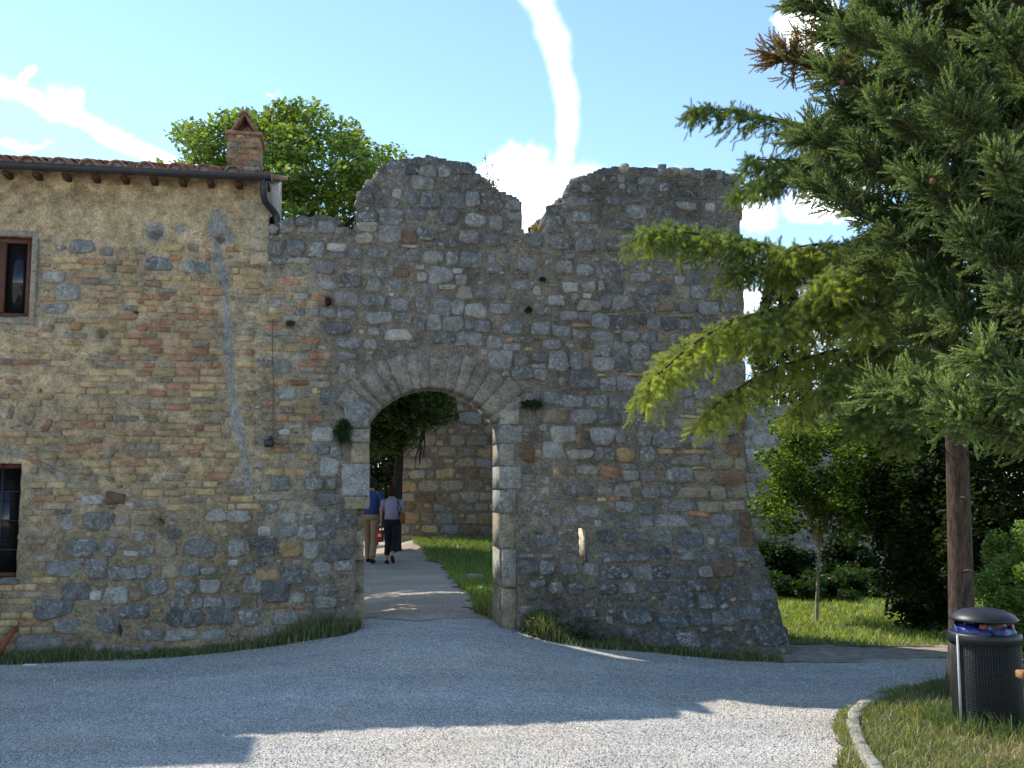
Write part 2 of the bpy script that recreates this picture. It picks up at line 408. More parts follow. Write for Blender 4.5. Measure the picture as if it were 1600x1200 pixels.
patch('dirt_strip', dirt_right, .12, .006, M_DIRT)
patch('lawn_beyond', lawn_right, .14, .012, M_SOIL); patch('lawn_foreground', lawn_front, .07, .012, M_SOIL, .04)
patch('lawn_courtyard', lawn_court, .08, .01, M_SOIL, .1)

def pebbles(name, n, fn, r0, r1, cols):
    xy = fn(n); n = len(xy); r = RNG.uniform(r0, r1, n)
    base = np.array([[1, 0, 0], [0, 1, 0], [-1, 0, 0], [0, -1, 0], [0, 0, .75], [0, 0, -.75]], float)
    V = base[None] * r[:, None, None] * RNG.uniform(.6, 1.3, (n, 6, 1)); th = RNG.uniform(0, 6.28, n); c, s_ = np.cos(th), np.sin(th)
    X = V[..., 0] * c[:, None] - V[..., 1] * s_[:, None]; Y = V[..., 0] * s_[:, None] + V[..., 1] * c[:, None]
    V = np.stack([X + xy[:, :1], Y + xy[:, 1:], V[..., 2] + zg(xy[:, 0], xy[:, 1])[:, None] + .3 * r[:, None]], 2)
    f = np.array([[0, 1, 4], [1, 2, 4], [2, 3, 4], [3, 0, 4], [1, 0, 5], [2, 1, 5], [3, 2, 5], [0, 3, 5]])
    F = (np.arange(n)[:, None, None] * 6 + f).reshape(-1, 3); C = np.array(cols)[RNG.integers(0, len(cols), n)] * RNG.uniform(.75, 1.2, (n, 1))
    m = MB(); m.add(V.reshape(-1, 3), F, np.repeat(np.c_[C, np.zeros(n)], 6, 0)); return m.build(name, M_VCOL, kind='stuff')
def yard(n):
    y = 4.6 + 6 * RNG.random(n) ** 1.7; x = RNG.uniform(-.56, .5, n) * (y + .4); p = np.c_[x, y]
    return p[~inpoly(x, y, lawn_front)]
tag(pebbles('loose_gravel', 34000, yard, .0035, .0085, [(.62, .6, .55), (.52, .5, .46), (.68, .64, .57), (.42, .4, .38)]),
    'loose pale grey gravel covering the yard in front of the gate', 'gravel')

# ------------------------------------------------------------------ wall frames
HORIZ = 600 + 1600 * math.tan(PITCH)
class Frame:
    def __init__(s, a, b):
        s.a = np.asarray(a, float); b = np.asarray(b, float); s.len = np.linalg.norm(b - s.a); s.t = (b - s.a) / s.len
        s.n = np.array([s.t[1], -s.t[0]])                       # outward, to the camera
        if s.n[1] > 0: s.n = -s.n
        s.ax = np.array([[s.t[0], s.t[1], 0], [s.n[0], s.n[1], 0], [0, 0, 1.]])     # rows: along, out, up
    def sz(s, px, py):
        d = ray(px, py); n3 = np.array([*s.n, 0]); a3 = np.array([*s.a, 0]); t = (a3 - EYE).dot(n3) / d.dot(n3)
        p = EYE + d * t; return (p[:2] - s.a).dot(s.t), p[2]
    def px(s, S_, Z):                                          # back to photo pixels (vectorised)
        S_ = np.asarray(S_, float); Z = np.asarray(Z, float)
        P = np.stack([s.a[0] + S_ * s.t[0], s.a[1] + S_ * s.t[1], Z], -1) - EYE
        w = P @ F3; return 800 + 1600 * P[..., 0] / w, 600 - 1600 * (P @ U3) / w
    def w(s, S_, D, Z):
        S_ = np.asarray(S_, float); D = np.asarray(D, float); Z = np.asarray(Z, float); S_, D, Z = np.broadcast_arrays(S_, D, Z)
        return np.stack([s.a[0] + S_ * s.t[0] + D * s.n[0], s.a[1] + S_ * s.t[1] + D * s.n[1], Z], -1)
def xy(px, Y): return (at(px, HORIZ, Y)[0], Y)
HF = Frame(xy(0, 9.72), xy(408, 10.1)); HS = HF.len
GF = Frame(xy(405, 10.10), xy(1163, 10.8)); GS = GF.len

# colours of the masonry pieces (linear base colours; 4th = lichen amount)
PAL = dict(G=[(.222, .212, .193), .5], D=[(.152, .147, .138), .4], L=[(.262, .25, .225), .7], W=[(.385, .362, .312), .5],
           P=[(.32, .285, .222), .3], T=[(.27, .222, .152), .25], O=[(.33, .22, .11), .1], Y=[(.43, .315, .165), .05],
           R=[(.37, .20, .115), .05], B=[(.18, .118, .07), .1], K=[(.42, .295, .18), .03])
def pal(code):
    c, l = PAL[code]; k = RNG.uniform(.8, 1.22); h = RNG.normal(0, .02) * np.array([1, 0, -1])
    return np.r_[np.clip(np.array(c) * k * (1 + h), .01, .8), l * RNG.uniform(.4, 1.5)]

def piece(fr, s0, z0, w, h, proud, col, off=None, n=12, p=None, rot=0., brick=False, back=.03):
    """one stone or brick of a wall: outline in the wall plane, rounded proud face"""
    th = (np.arange(n) + .5) * 2 * math.pi / n
    c, s_ = math.cos(rot), math.sin(rot)
    if brick:
        n = 8; ch = .22 * h; X, Y = w / 2, h / 2
        u0 = np.array([X, X - ch, -X + ch, -X, -X, -X + ch, X - ch, X]); v0 = np.array([Y - ch * .7, Y, Y, Y - ch * .7, -Y + ch * .7, -Y, -Y, -Y + ch * .7])
        u0 = u0 + RNG.normal(0, .0035, 8); v0 = v0 + RNG.normal(0, .0022, 8)
    else:
        p = p or RNG.uniform(2.8, 6.5); ct, st = np.cos(th), np.sin(th)
        r = 1 + RNG.normal(0, .05, n); u0 = w / 2 * r * np.sign(ct) * np.abs(ct) ** (2 / p); v0 = h / 2 * r * np.sign(st) * np.abs(st) ** (2 / p)
        kx_, ky_ = RNG.normal(0, .10, 2); u0 = u0 * (1 + kx_ * v0 / h * 2); v0 = v0 * (1 + ky_ * u0 / w * 2)
    u = u0 * c - v0 * s_; v = u0 * s_ + v0 * c
    rings = [(1.0, -back), (.97, proud * .35), (.86, proud)] if brick else [(1.0, -back), (.96, proud * .6), (.74, proud)]
    VS, VD, VZ = [], [], []
    for k, d in rings:
        if brick and k < 1:      # constant inset, not a proportional one
            ins = (1 - k) * h * .5; m = np.maximum(np.hypot(u0, v0), 1e-5)
            ku = 1 - np.minimum(ins / (w / 2), .5); kv = 1 - np.minimum(ins / (h / 2), .5)
            uu = (u0 * ku) * c - (v0 * kv) * s_; vv = (u0 * ku) * s_ + (v0 * kv) * c
        else: uu, vv = u * k, v * k
        VS.append(s0 + uu); VZ.append(z0 + vv); VD.append(np.full(n, d) + (RNG.normal(0, proud * .16, n) if d > 0 else 0))
    VS.append([s0 + RNG.normal(0, w * .06)]); VZ.append([z0 + RNG.normal(0, h * .06)]); VD.append([proud * RNG.uniform(.9, 1.15)])
    VS, VD, VZ = map(np.concatenate, (VS, VD, VZ))
    if off is not None: VD = VD + off(VS, VZ)
    V = fr.w(VS, VD, VZ); i = np.arange(n); j = (i + 1) % n; k = len(rings)
    Q = np.concatenate([np.stack([q * n + i, q * n + j, (q + 1) * n + j, (q + 1) * n + i], 1) for q in range(k - 1)])
    T_ = np.stack([(k - 1) * n + i, (k - 1) * n + j, np.full(n, k * n)], 1)
    m = MB(); m.add(V, Q, col); m.f.append(T_)
    m.area = w * h; m.ctr = fr.w(s0, 0, z0); return m
def emit(pieces, name, mat, parent, limit=300, smooth=True):
    """the largest `limit` pieces as objects of their own, the rest joined into one part"""
    pieces.sort(key=lambda m: -m.area)
    for m in pieces[:limit]: m.build(name, mat, parent, origin=m.ctr, smooth=smooth)
    rest = MB()
    for m in pieces[limit:]:
        n0 = rest.n; rest.v += m.v; rest.c += m.c; rest.f += [f + n0 for f in m.f]; rest.n += m.n
    if rest.n:
        o = rest.build('small_' + name + 's', mat, parent, smooth=smooth); o['kind'] = 'stuff'
    return
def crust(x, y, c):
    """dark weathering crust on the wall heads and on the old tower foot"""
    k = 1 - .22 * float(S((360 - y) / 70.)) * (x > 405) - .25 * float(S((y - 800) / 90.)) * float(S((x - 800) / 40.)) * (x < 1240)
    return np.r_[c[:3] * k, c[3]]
class Occ:
    """occupancy raster of a wall face, 1 cm cells"""
    def __init__(s, s0, s1, z0, z1, res=.01):
        s.s0, s.z0, s.r = s0, z0, res; s.g = np.zeros((int((z1 - z0) / res) + 2, int((s1 - s0) / res) + 2), bool)
    def idx(s, a, b, w, h):
        i0 = int((b - h / 2 - s.z0) / s.r); i1 = int((b + h / 2 - s.z0) / s.r) + 1; j0 = int((a - w / 2 - s.s0) / s.r); j1 = int((a + w / 2 - s.s0) / s.r) + 1
        return slice(max(i0, 0), max(i1, 0)), slice(max(j0, 0), max(j1, 0))
    def frac(s, a, b, w, h):
        q = s.g[s.idx(a, b, w, h)]; return 1. if q.size == 0 else q.mean()
    def mark(s, a, b, w, h): s.g[s.idx(a, b, w, h)] = True
def parse(txt):
    out = []
    for line in txt.strip().splitlines():
        code, rest = line.strip().split(':')
        for q in rest.split(';'):
            q = q.strip()
            if q: out.append((code.strip(), *[float(x) for x in q.split(',')]))
    return out
def hand(fr, lst, occ, off=None, proud=(.007, .026), ok=None):
    ps = []
    for code, x, y, w, h in lst:
        s0, z0 = fr.sz(x, y); sa, _ = fr.sz(x - w / 2, y); sb, _ = fr.sz(x + w / 2, y); _, za = fr.sz(x, y + h / 2); _, zb = fr.sz(x, y - h / 2)
        W_, H_ = (sb - sa) * 1.1, (zb - za) * 1.1
        if occ.frac(s0, z0, W_ * .8, H_ * .8) > .3: continue
        occ.mark(s0, z0, W_ * .98, H_ * .98)
        thin = h < 9
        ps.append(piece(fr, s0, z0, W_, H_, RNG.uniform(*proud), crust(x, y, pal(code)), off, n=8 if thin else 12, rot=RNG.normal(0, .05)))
    return ps

def core(fr, s0, s1, z0, z1, step, inside, front, thick, colour):
    ns = int(round((s1 - s0) / step)); nz_ = int(round((z1 - z0) / step))
    ss = np.linspace(s0, s1, ns + 1); zz = np.linspace(z0, z1, nz_ + 1); S_, Z_ = np.meshgrid(ss, zz)
    cs = (S_[:-1, :-1] + S_[1:, 1:]) / 2; cz = (Z_[:-1, :-1] + Z_[1:, 1:]) / 2
    m = inside(cs, cz)
    jx = (vnoise(S_ * 21, Z_ * 21, 2) - .5) * step * .9; jz = (vnoise(S_ * 21 + 50, Z_ * 21, 2) - .5) * step * .9
    FV = fr.w(S_ + jx, front(S_, Z_), Z_ + jz).reshape(-1, 3); BV = fr.w(S_ + jx, -thick(S_, Z_), Z_ + jz).reshape(-1, 3)
    C = colour(S_, Z_).reshape(-1, 4); w = ns + 1; nv = len(FV)
    i = (np.arange(nz_)[:, None] * w + np.arange(ns)[None]); a, b, c, d = i, i + 1, i + w + 1, i + w
    q = np.stack([a, b, c, d], -1); Q = [q[m], q[m][:, ::-1] + nv]
    mp = np.pad(m, 1)
    for (dy, dx, e0, e1) in ((-1, 0, a, b), (1, 0, c, d), (0, -1, d, a), (0, 1, b, c)):
        nb = mp[1 + dy:1 + dy + nz_, 1 + dx:1 + dx + ns]; k = m & ~nb
        u, v = e0[k], e1[k]; Q.append(np.stack([v, u, u + nv, v + nv], 1))
    o = MB(); o.add(np.concatenate([FV, BV]), np.concatenate(Q), np.concatenate([C, C])); return o
def hexa(mb, fr, fq, bq, dfront, dback, col, bev=.008):
    """block through a wall: front outline fq, back outline bq (4 (s,z) each), softened front edge"""
    fq = np.array(fq, float); bq = np.array(bq, float); c = fq.mean(0); inn = fq + (c - fq) * np.minimum(bev / (np.abs(c - fq) + 1e-6), .4)
    jit = RNG.normal(0, .004, 4); fq = fq + RNG.normal(0, .0035, (4, 2)); inn = inn + RNG.normal(0, .003, (4, 2))
    V = np.concatenate([fr.w(inn[:, 0], dfront + jit, inn[:, 1]), fr.w(fq[:, 0], dfront - bev, fq[:, 1]), fr.w(bq[:, 0], dback, bq[:, 1])])
    F = [[0, 1, 2, 3], [11, 10, 9, 8]]
    for k in range(4):
        j = (k + 1) % 4; F += [[4 + k, 4 + j, j, k], [8 + k, 8 + j, 4 + j, 4 + k]]
    mb.add(V, F, col)
def lump(c, size, col, seed=None):
    """rounded irregular stone"""
    nu, nv_ = 7, 4; V = [[0, 0, -1]]
    for k in range(1, nv_):
        ph = -math.pi / 2 + math.pi * k / nv_
        for q in range(nu):
            th = 2 * math.pi * (q + .5 * k) / nu; V.append([math.cos(ph) * math.cos(th), math.cos(ph) * math.sin(th), math.sin(ph)])
    V.append([0, 0, 1]); V = np.array(V); V = np.sign(V) * np.abs(V) ** .75
    V = V * (1 + RNG.normal(0, .09, (len(V), 1))) * np.asarray(size) / 2
    a = RNG.uniform(0, 6.28); ca, sa = math.cos(a), math.sin(a); V = V @ np.array([[ca, sa, 0], [-sa, ca, 0], [0, 0, 1]])
    i = np.arange(nu); j = (i + 1) % nu; T_ = [np.stack([np.zeros(nu, int), 1 + j, 1 + i], 1)]
    Q = []
    for k in range(nv_ - 2): o = 1 + k * nu; Q.append(np.stack([o + i, o + j, o + nu + j, o + nu + i], 1))
    o = 1 + (nv_ - 2) * nu; T_.append(np.stack([o + i, o + j, np.full(nu, len(V) - 1)], 1))
    m = MB(); m.add(V + np.asarray(c), np.concatenate(Q), col); m.f.append(np.concatenate(T_)); m.area = 1; m.ctr = np.asarray(c, float); return m

# ================================================================== GATE WALL
gate = empty('gate_wall', GF.w(GS / 2, -.3, 0.), 'ruined grey rubble stone gate wall with round arch and broken crenellated top', 'wall')
def gpx(l): return [GF.sz(*p) for p in l]
top_px = [(403, 352), (428, 351), (440, 344), (470, 341), (497, 337), (522, 339), (526, 355), (554, 360), (557, 312), (566, 296), (584, 280), (592, 266),
          (608, 257), (612, 250), (640, 248), (668, 245), (700, 251), (738, 256), (742, 272), (758, 281), (772, 292), (784, 302), (806, 309), (815, 320), (818, 364),
          (849, 366), (855, 328), (866, 321), (882, 317), (888, 296), (902, 279), (922, 271), (944, 263), (968, 259), (1000, 262), (1040, 263), (1080, 264), (1112, 265), (1157, 275)]
prof = gpx(top_px) + gpx([(1163, 500), (1165, 640), (1168, 790)])
sr, zr = GF.sz(1195, 1040); prof += [(sr, -.3), (-.05, -.3)]
# arch circle in the wall plane
(sl_, zl_), (sc_, zc_), (sr_, zr_) = GF.sz(577, 660), GF.sz(674, 604), GF.sz(775, 660)
def circ(p, q, r):
    A = np.array([[2 * (q[0] - p[0]), 2 * (q[1] - p[1])], [2 * (r[0] - p[0]), 2 * (r[1] - p[1])]]); P = lambda u: u[0] ** 2 + u[1] ** 2
    c = np.linalg.solve(A, [P(q) - P(p), P(r) - P(p)]); return c, math.hypot(c[0] - p[0], c[1] - p[1])
AC, AR = circ((sl_, zl_), (sc_, zc_), (sr_, zr_))
sJL, _ = GF.sz(566, 800); sJR, _ = GF.sz(781, 800); sJLlow, _ = GF.sz(556, 880)
_, zstep = GF.sz(556, 795)
def g_open(s, z):
    lo = (z < zl_ + .02) & (s > np.where(z < zstep, sJLlow, sl_ - .0)) & (s < sJR)
    up = (z >= zl_) & (np.hypot(s - AC[0], z - AC[1]) < AR + .02); return lo | up
slL, slT = GF.sz(903, 825); slR, slB = GF.sz(912.5, 881)
def g_inside(s, z):
    rag = .03 * (vnoise(s * 9, z * 9, 2) - .5)
    a = inpoly(s + rag, z + rag, prof) & ~g_open(s, z)
    return a & ~((s > slL) & (s < slR + .02) & (z > slB) & (z < slT))
def g_off(s, z):
    x, y = GF.px(s, z); s = np.asarray(s); z = np.asarray(z)
    r = S((x - 820) / 260.); led = np.where((x > 806), S((862 - y + 6) / -10. + 1) * .06, 0)
    ledge = np.where(x > 806, .07 * S((y - 860) / 6.), 0)
    return r * .72 * np.clip((1.42 - z) / 1.42, 0, 1.2) ** 1.15 + ledge + .05 * (vnoise(s * .9 + 3, z * .9, 2) - .5) * S(s / .5)
def g_front(s, z): return g_off(s, z) + .016 * (vnoise(s * 7, z * 7, 3) - .5) + .012 * (vnoise(s * 24, z * 24, 2) - .5)
def g_thick(s, z):
    spl = .05 + np.maximum.reduce([(slL - s) * .55, (z - slT) * .42, (slB - z) * 3, np.where(s > slR, .25 + (s - slR) * 2., 0), np.zeros_like(s)])
    return np.minimum(np.where((s > sJL - .45) & (s < slR + .3) & (z < 3.35), .46, .78) + .06 * (vnoise(s * 2, z * 2, 2) - .5), spl)
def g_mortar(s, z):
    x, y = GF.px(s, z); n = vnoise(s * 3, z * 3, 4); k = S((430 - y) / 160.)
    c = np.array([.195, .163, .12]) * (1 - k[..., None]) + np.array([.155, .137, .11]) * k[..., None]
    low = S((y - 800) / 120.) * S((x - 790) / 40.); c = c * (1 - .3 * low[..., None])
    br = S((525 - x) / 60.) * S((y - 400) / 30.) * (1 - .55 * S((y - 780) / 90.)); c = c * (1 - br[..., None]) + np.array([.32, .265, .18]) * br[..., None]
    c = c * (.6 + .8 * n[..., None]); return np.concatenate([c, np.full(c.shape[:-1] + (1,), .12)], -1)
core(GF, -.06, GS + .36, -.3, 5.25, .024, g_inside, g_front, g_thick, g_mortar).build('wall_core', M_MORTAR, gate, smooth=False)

occ = Occ(-.1, GS + .4, -.35, 5.3)
ss = occ.s0 + (np.arange(occ.g.shape[1]) + .5) * occ.r; zz = occ.z0 + (np.arange(occ.g.shape[0]) + .5) * occ.r
SS, ZZ = np.meshgrid(ss, zz); PX, PY = GF.px(SS, ZZ)
shrink = inpoly(SS, ZZ - 0, prof)
occ.g |= ~shrink | g_open(SS, ZZ) | ((np.hypot(SS - AC[0], ZZ - AC[1]) < AR + .40) & (ZZ > zl_ - .05)) | ((SS > slL - .02) & (SS < slR + .05) & (ZZ > slB - .02) & (ZZ < slT + .02))
occ.g |= (PX > 530) & (PX < 580) & (PY > 640) & (PY < 800) | (PX > 545) & (PX < 575) & (PY > 795)
occ.g |= (PX > 765) & (PX < 806) & (PY > 650)

HAND = parse('''
G:426,387,32,19;437,408,20,10;507,417,27,20;584,445,23,21;601,426,26,16;646,400,20,20;541,468,36,21;624,476,28,18;468,487,14,12;432,474,15,13;512,490,25,12;541,492,30,15;631,497,26,15;612,340,36,25;574,340,32,15
D:462,387,28,24;530,399,20,9;554,397,24,16;548,440,34,21;527,514,39,20;643,262,22,22;723,264,28,18;768,322,30,20;573,308,22,18;652,335,27,20;702,338,30,28;667,367,33,20;768,375,27,20;737,407,33,24
L:494,390,26,24;464,427,21,7;511,446,27,13;614,447,26,18;585,470,36,18;593,496,40,18;610,366,34,28;668,268,26,18;660,287,36,20;743,345,30,20;805,340,20,14;707,405,18,20;767,405,10,14
W:525,387,28,13;415,412,18,7;467,407,34,9;500,433,7,12;488,488,18,12;623,523,40,16;620,303,14,14;640,386,24,4
P:574,355,29,14;569,373,26,16;418,777,36,10;459,777,36,10;474,792,50,12
B:627,427,23,13;640,371,22,20
G:620,264,28,22;695,269,20,17;640,310,20,20;672,312,30,26;712,313,30,26;738,312,22,23;802,322,22,16;775,350,20,23;733,370,30,20;677,403,30,20
L:689,430,37,24;691,480,26,25;715,480,19,25;679,504,20,26;656,507,15,19;782,562,35,29;872,564,29,29;845,514,29,19;799,543,26,12;882,418,26,21;890,493,27,13
W:660,433,16,14;656,418,13,8;715,424,15,8;743,485,34,20;842,572,20,6;839,454,11,13;892,449,23,15;899,463,11,9;757,550,10,8;791,583,10,9
G:721,438,18,18;672,454,23,20;750,459,18,15;778,457,28,23;660,480,20,20;782,483,33,16;707,506,31,22;734,507,13,14;734,530,38,22;772,535,22,20;811,531,16,8;815,564,21,16;900,564,18,28;845,585,20,18;801,512,31,21;877,517,26,16;822,413,30,20;863,538,28,14
P:726,458,23,18;699,449,27,8
D:754,509,25,20;695,528,32,15;843,559,22,12;816,583,31,22
R:796,532,12,8;880,507,16,6;739,549,13,5
G:913,422,26,18;987,451,16,12;974,473,31,20;1075,480,27,17;1107,482,31,21;1142,482,30,14;915,493,19,12;1022,506,21,21;1070,507,17,16;1058,528,19,14;1076,528,16,12;971,545,26,22;1001,550,30,24;1030,543,24,10;999,572,16,17;1027,571,28,19;950,601,24,19;980,599,30,21;1002,603,18,14;1092,456,23,21
D:947,424,30,22;973,418,20,10;1081,436,21,15;962,449,21,16;1018,452,26,16;1043,452,14,16;947,472,16,21;1010,475,33,25;969,504,24,17;1001,498,19,16;1047,505,21,21;1097,505,24,19;1128,505,21,16;974,570,23,21;911,594,43,28
L:1001,433,30,14;1048,424,18,10;920,448,19,15;940,447,9,15;907,522,21,13;942,525,33,15;986,525,25,16;1013,527,25,14;942,547,24,16;943,569,33,23;939,501,28,24
W:1016,421,7,7;1062,437,14,12;918,462,13,8
T:1068,456,19,18;1043,480,23,12;1057,494,48,4;1036,529,15,11
P:921,477,35,17;960,491,20,4
Y:909,508,30,6;992,585,28,5;940,586,14,4
B:917,540,19,10
G:993,332,30,22;908,340,26,17;913,383,27,20;1073,322,30,13
D:867,352,26,26;833,377,28,18;877,380,30,20;952,383,27,17;1143,283,28,16;883,309,22,14;863,328,20,14;993,297,26,16
W:1110,323,14,12;972,292,10,7
T:1047,270,24,14
L:1037,292,20,13
G:829,622,32,20;862,622,23,20;933,627,33,18;912,651,40,22;982,653,21,23;832,649,15,12;970,682,15,20;808,672,30,19;835,672,12,17;945,710,33,20;983,728,21,7;973,767,26,18
L:893,627,37,18;967,630,28,18;942,682,36,25;849,668,13,10;864,703,33,26;945,767,21,11
T:868,650,37,23;888,735,23,13
D:953,653,32,23;893,767,20,14;918,767,18,15
W:880,678,37,25;986,743,25,14;852,767,12,11
Y:841,708,11,12;868,737,8,12;940,781,13,6
P:907,710,40,15;918,735,35,14;993,757,17,10
O:978,711,27,22
R:903,687,9,16;918,671,11,6;953,738,30,18;908,780,11,5;962,779,17,6
B:823,706,22,30
P:1079,662,50,16;1098,642,17,8;1073,719,47,13;1122,770,22,21;1147,790,33,14
L:1077,633,13,15;1012,710,23,22;1062,742,40,23
B:1152,654,27,22;1150,702,31,20;1143,748,43,17;1160,812,18,24;1160,840,22,22
Y:1082,651,33,4;1040,705,25,8;1090,706,45,6;1092,731,21,4
G:1050,686,57,28;1007,685,21,21;1098,690,34,20;1038,717,16,10;1103,718,10,13;1012,743,22,18;1016,769,27,18;1043,767,21,18;1060,790,50,18;977,793,28,17;1045,813,46,18;1125,813,33,20;1008,815,19,15
T:1143,673,30,14;1127,687,27,12;1128,725,34,17;1157,725,18,21;1100,745,27,18;1083,770,43,15;1152,770,28,17;1110,792,36,17
R:1062,707,10,6;1033,801,18,5;1090,803,30,7
D:1010,794,23,18
D:947,836,28,20;981,836,22,17;1073,842,40,23;852,843,35,18;1024,862,25,17;1088,865,17,14;823,886,34,20;886,888,26,18;955,891,38,18;1019,889,20,20;1047,889,32,17;895,917,24,16;941,915,26,19;1010,911,28,16;1040,911,26,16;1068,909,26,14;1038,932,48,20;1080,932,24,20;1142,948,36,20;1066,955,30,19;1027,960,42,20;978,955,40,20;909,958,32,18;1007,986,42,26;1165,978,46,26;1151,1010,26,22
G:1030,839,30,20;1130,839,28,20;961,868,50,16;997,866,14,14;1145,863,24,20;852,886,22,20;993,892,26,22;1085,889,20,16;970,914,22,17;1099,954,30,19;1043,984,30,20;1203,1004,28,26;1125,1007,20,17;1092,1006,36,17
L:1062,865,22,14;820,868,32,6;919,888,22,18;839,912,23,11;866,917,20,16;1165,921,38,16;1180,947,34,20
P:853,868,16,6
B:1113,886,30,20
L:442,572,25,24;536,576,11,15;514,730,27,28;510,658,22,14;454,809,28,16;544,838,20,19;486,860,24,27;503,886,27,15;537,884,29,16;466,934,20,17
W:450,615,25,18;505,679,33,21;444,675,17,9;413,830,18,14
D:517,622,33,20;512,780,40,18;535,814,39,21;510,833,28,20;415,855,31,28;529,862,46,26;460,899,40,25;430,925,42,32;486,918,22,12;504,962,36,16
G:506,703,16,14;490,703,15,13;525,705,16,18;438,756,28,22;490,756,27,20;517,756,15,17;426,794,18,14;480,811,16,16;502,811,16,16;445,830,34,20;480,832,28,22;508,942,34,18;504,922,26,18;448,966,40,20
O:453,859,33,22;418,898,38,16;430,948,36,6
R:470,949,28,5
''')
stones = hand(GF, HAND, occ, g_off)
def stone_code(x, y):
    if y < 400: w = dict(D=.42, G=.45, L=.1, T=.03)
    elif x > 800 and y > 830: w = dict(D=.55, G=.3, B=.1, L=.05)
    elif x > 960 and y > 630: w = dict(G=.4, T=.3, P=.12, B=.08, D=.1)
    elif x < 600 and y > 770: w = dict(G=.4, D=.28, L=.14, T=.1, O=.08)
    else: w = dict(G=.5, D=.22, L=.2, T=.06, O=.02)
    return RNG.choice(list(w), p=np.array(list(w.values())) / sum(w.values()))
bricks = []
def brick_zone(x, y): return 400 < x < 508 + 14 * math.sin(y * .09) and 418 < y < 772
def fill_bricks(fr, occ, zone, out, z0, z1, s0, s1, course, wmin, wmax, codes, proud, gap=.011, off=None, skip=.03):
    z = z0; row = 0
    while z < z1:
        h = course * RNG.uniform(.9, 1.08); s = s0 + RNG.uniform(0, .15)
        while s < s1:
            w = RNG.uniform(wmin, wmax) * (.5 if RNG.random() < .22 else 1)
            cs, cz = s + w / 2, z + h / 2 + .012 * math.sin(s * 2.3 + row * .4) + RNG.normal(0, .002); x, y = fr.px(cs, cz)
            if zone(x, y) and occ.frac(cs, cz, w * .9, h * .8) < .12 and RNG.random() > skip:
                out.append(piece(fr, cs, cz, w - gap, h - gap, RNG.uniform(*proud), pal(codes(x, y)), off, n=8, p=9, rot=RNG.normal(0, .012), brick=True))
                occ.mark(cs, cz, w * .96, h * .96)
            s += w
        z += h; row += 1
def brick_code_g(x, y): return RNG.choice(['Y', 'T', 'P', 'R', 'O'], p=[.42, .22, .12, .16, .08])
fill_bricks(GF, occ, brick_zone, bricks, 1.0, 4.4, -.05, 1.0, .073, .15, .23, brick_code_g, (.006, .014), off=g_off)
def fill_stones(fr, occ, out, z0, z1, s0, s1, hmin, hmax, code, off=None, proud=(.005, .018), amp=.03):
    z = z0
    while z < z1:
        h = RNG.uniform(hmin, hmax); s = s0 + RNG.uniform(-.1, 0)
        while s < s1:
            w = h * RNG.uniform(.85, 2.0); hh = h * RNG.uniform(.75, 1.05)
            for (cs, cz, ww, h2) in ((s + w / 2, z + h / 2 + amp * math.sin(s * 1.7 + z * 3), w, hh), (s + w * .28, z + h * .3, w * .5, hh * .5), (s + w * .7, z + h * .7, w * .45, hh * .45)):
                if occ.frac(cs, cz, ww * .95, h2 * .95) < .05:
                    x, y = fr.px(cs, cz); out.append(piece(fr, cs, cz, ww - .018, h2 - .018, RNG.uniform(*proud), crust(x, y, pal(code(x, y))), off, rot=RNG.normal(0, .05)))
                    occ.mark(cs, cz, ww, h2)
                    break
            s += w
        z += h
fill_stones(GF, occ, stones, -.1, 5.1, -.05, GS + .3, .09, .15, stone_code, g_off)
def chinks(fr, occ, out, n, s0, s1, z0, z1, codes, probs, off=None, big=1.0, code=None):
    for _ in range(n):
        s, z = RNG.uniform(s0, s1), RNG.uniform(z0, z1); w = RNG.uniform(.03, .085) * big; h = w * RNG.uniform(.35, .95)
        if occ.frac(s, z, w + .012, h + .012) == 0:
            out.append(piece(fr, s, z, w, h, RNG.uniform(.006, .016), pal(code(*fr.px(s, z)) if code else RNG.choice(codes, p=probs)), off, n=8 if big > 1.2 else 7, rot=RNG.normal(0, .15), back=.015)); occ.mark(s, z, w + .01, h + .01)
chinks(GF, occ, stones, 3500, 0, GS + .25, -.05, 5.1, None, None, g_off, 2.1, stone_code); chinks(GF, occ, stones, 3500, 0, GS + .25, -.05, 5.1, None, None, g_off, 1.45, stone_code)
chinks(GF, occ, stones, 6000, 0, GS + .25, -.05, 5.1, ['G', 'D', 'T', 'P', 'W', 'Y', 'R', 'L'], [.24, .16, .18, .12, .08, .08, .06, .08], g_off)
emit(stones, 'stone', M_STONE, gate); emit(bricks, 'brick', M_BRICK, gate)

# voussoirs
a0 = math.atan2(zl_ - AC[1], sl_ - AC[0]); a1 = math.atan2(zr_ - AC[1], sr_ - AC[0]); nv_ = 14
cuts = np.linspace(a0, a1, nv_ + 1); cuts[1:-1] += RNG.normal(0, .026, nv_ - 1)
for k in range(nv_):
    b0, b1 = cuts[k] - .002, cuts[k + 1] + .002; ro = AR + RNG.uniform(.3, .41) + (.04 if k in (0, 1, nv_ - 2, nv_ - 1) else 0)
    P = lambda r, a: (AC[0] + r * math.cos(a), AC[1] + r * math.sin(a))
    f = [P(AR, b0), P(AR, b1), P(ro, b1), P(ro, b0)]; m = MB()
    hexa(m, GF, f, f, .012 + RNG.normal(0, .003), -.5, np.r_[np.array([.265, .233, .182]) * RNG.uniform(.9, 1.1), .35], .007)
    m.build('voussoir', M_STONE, gate, origin=GF.w(*[f[0][0]], 0, f[0][1]))
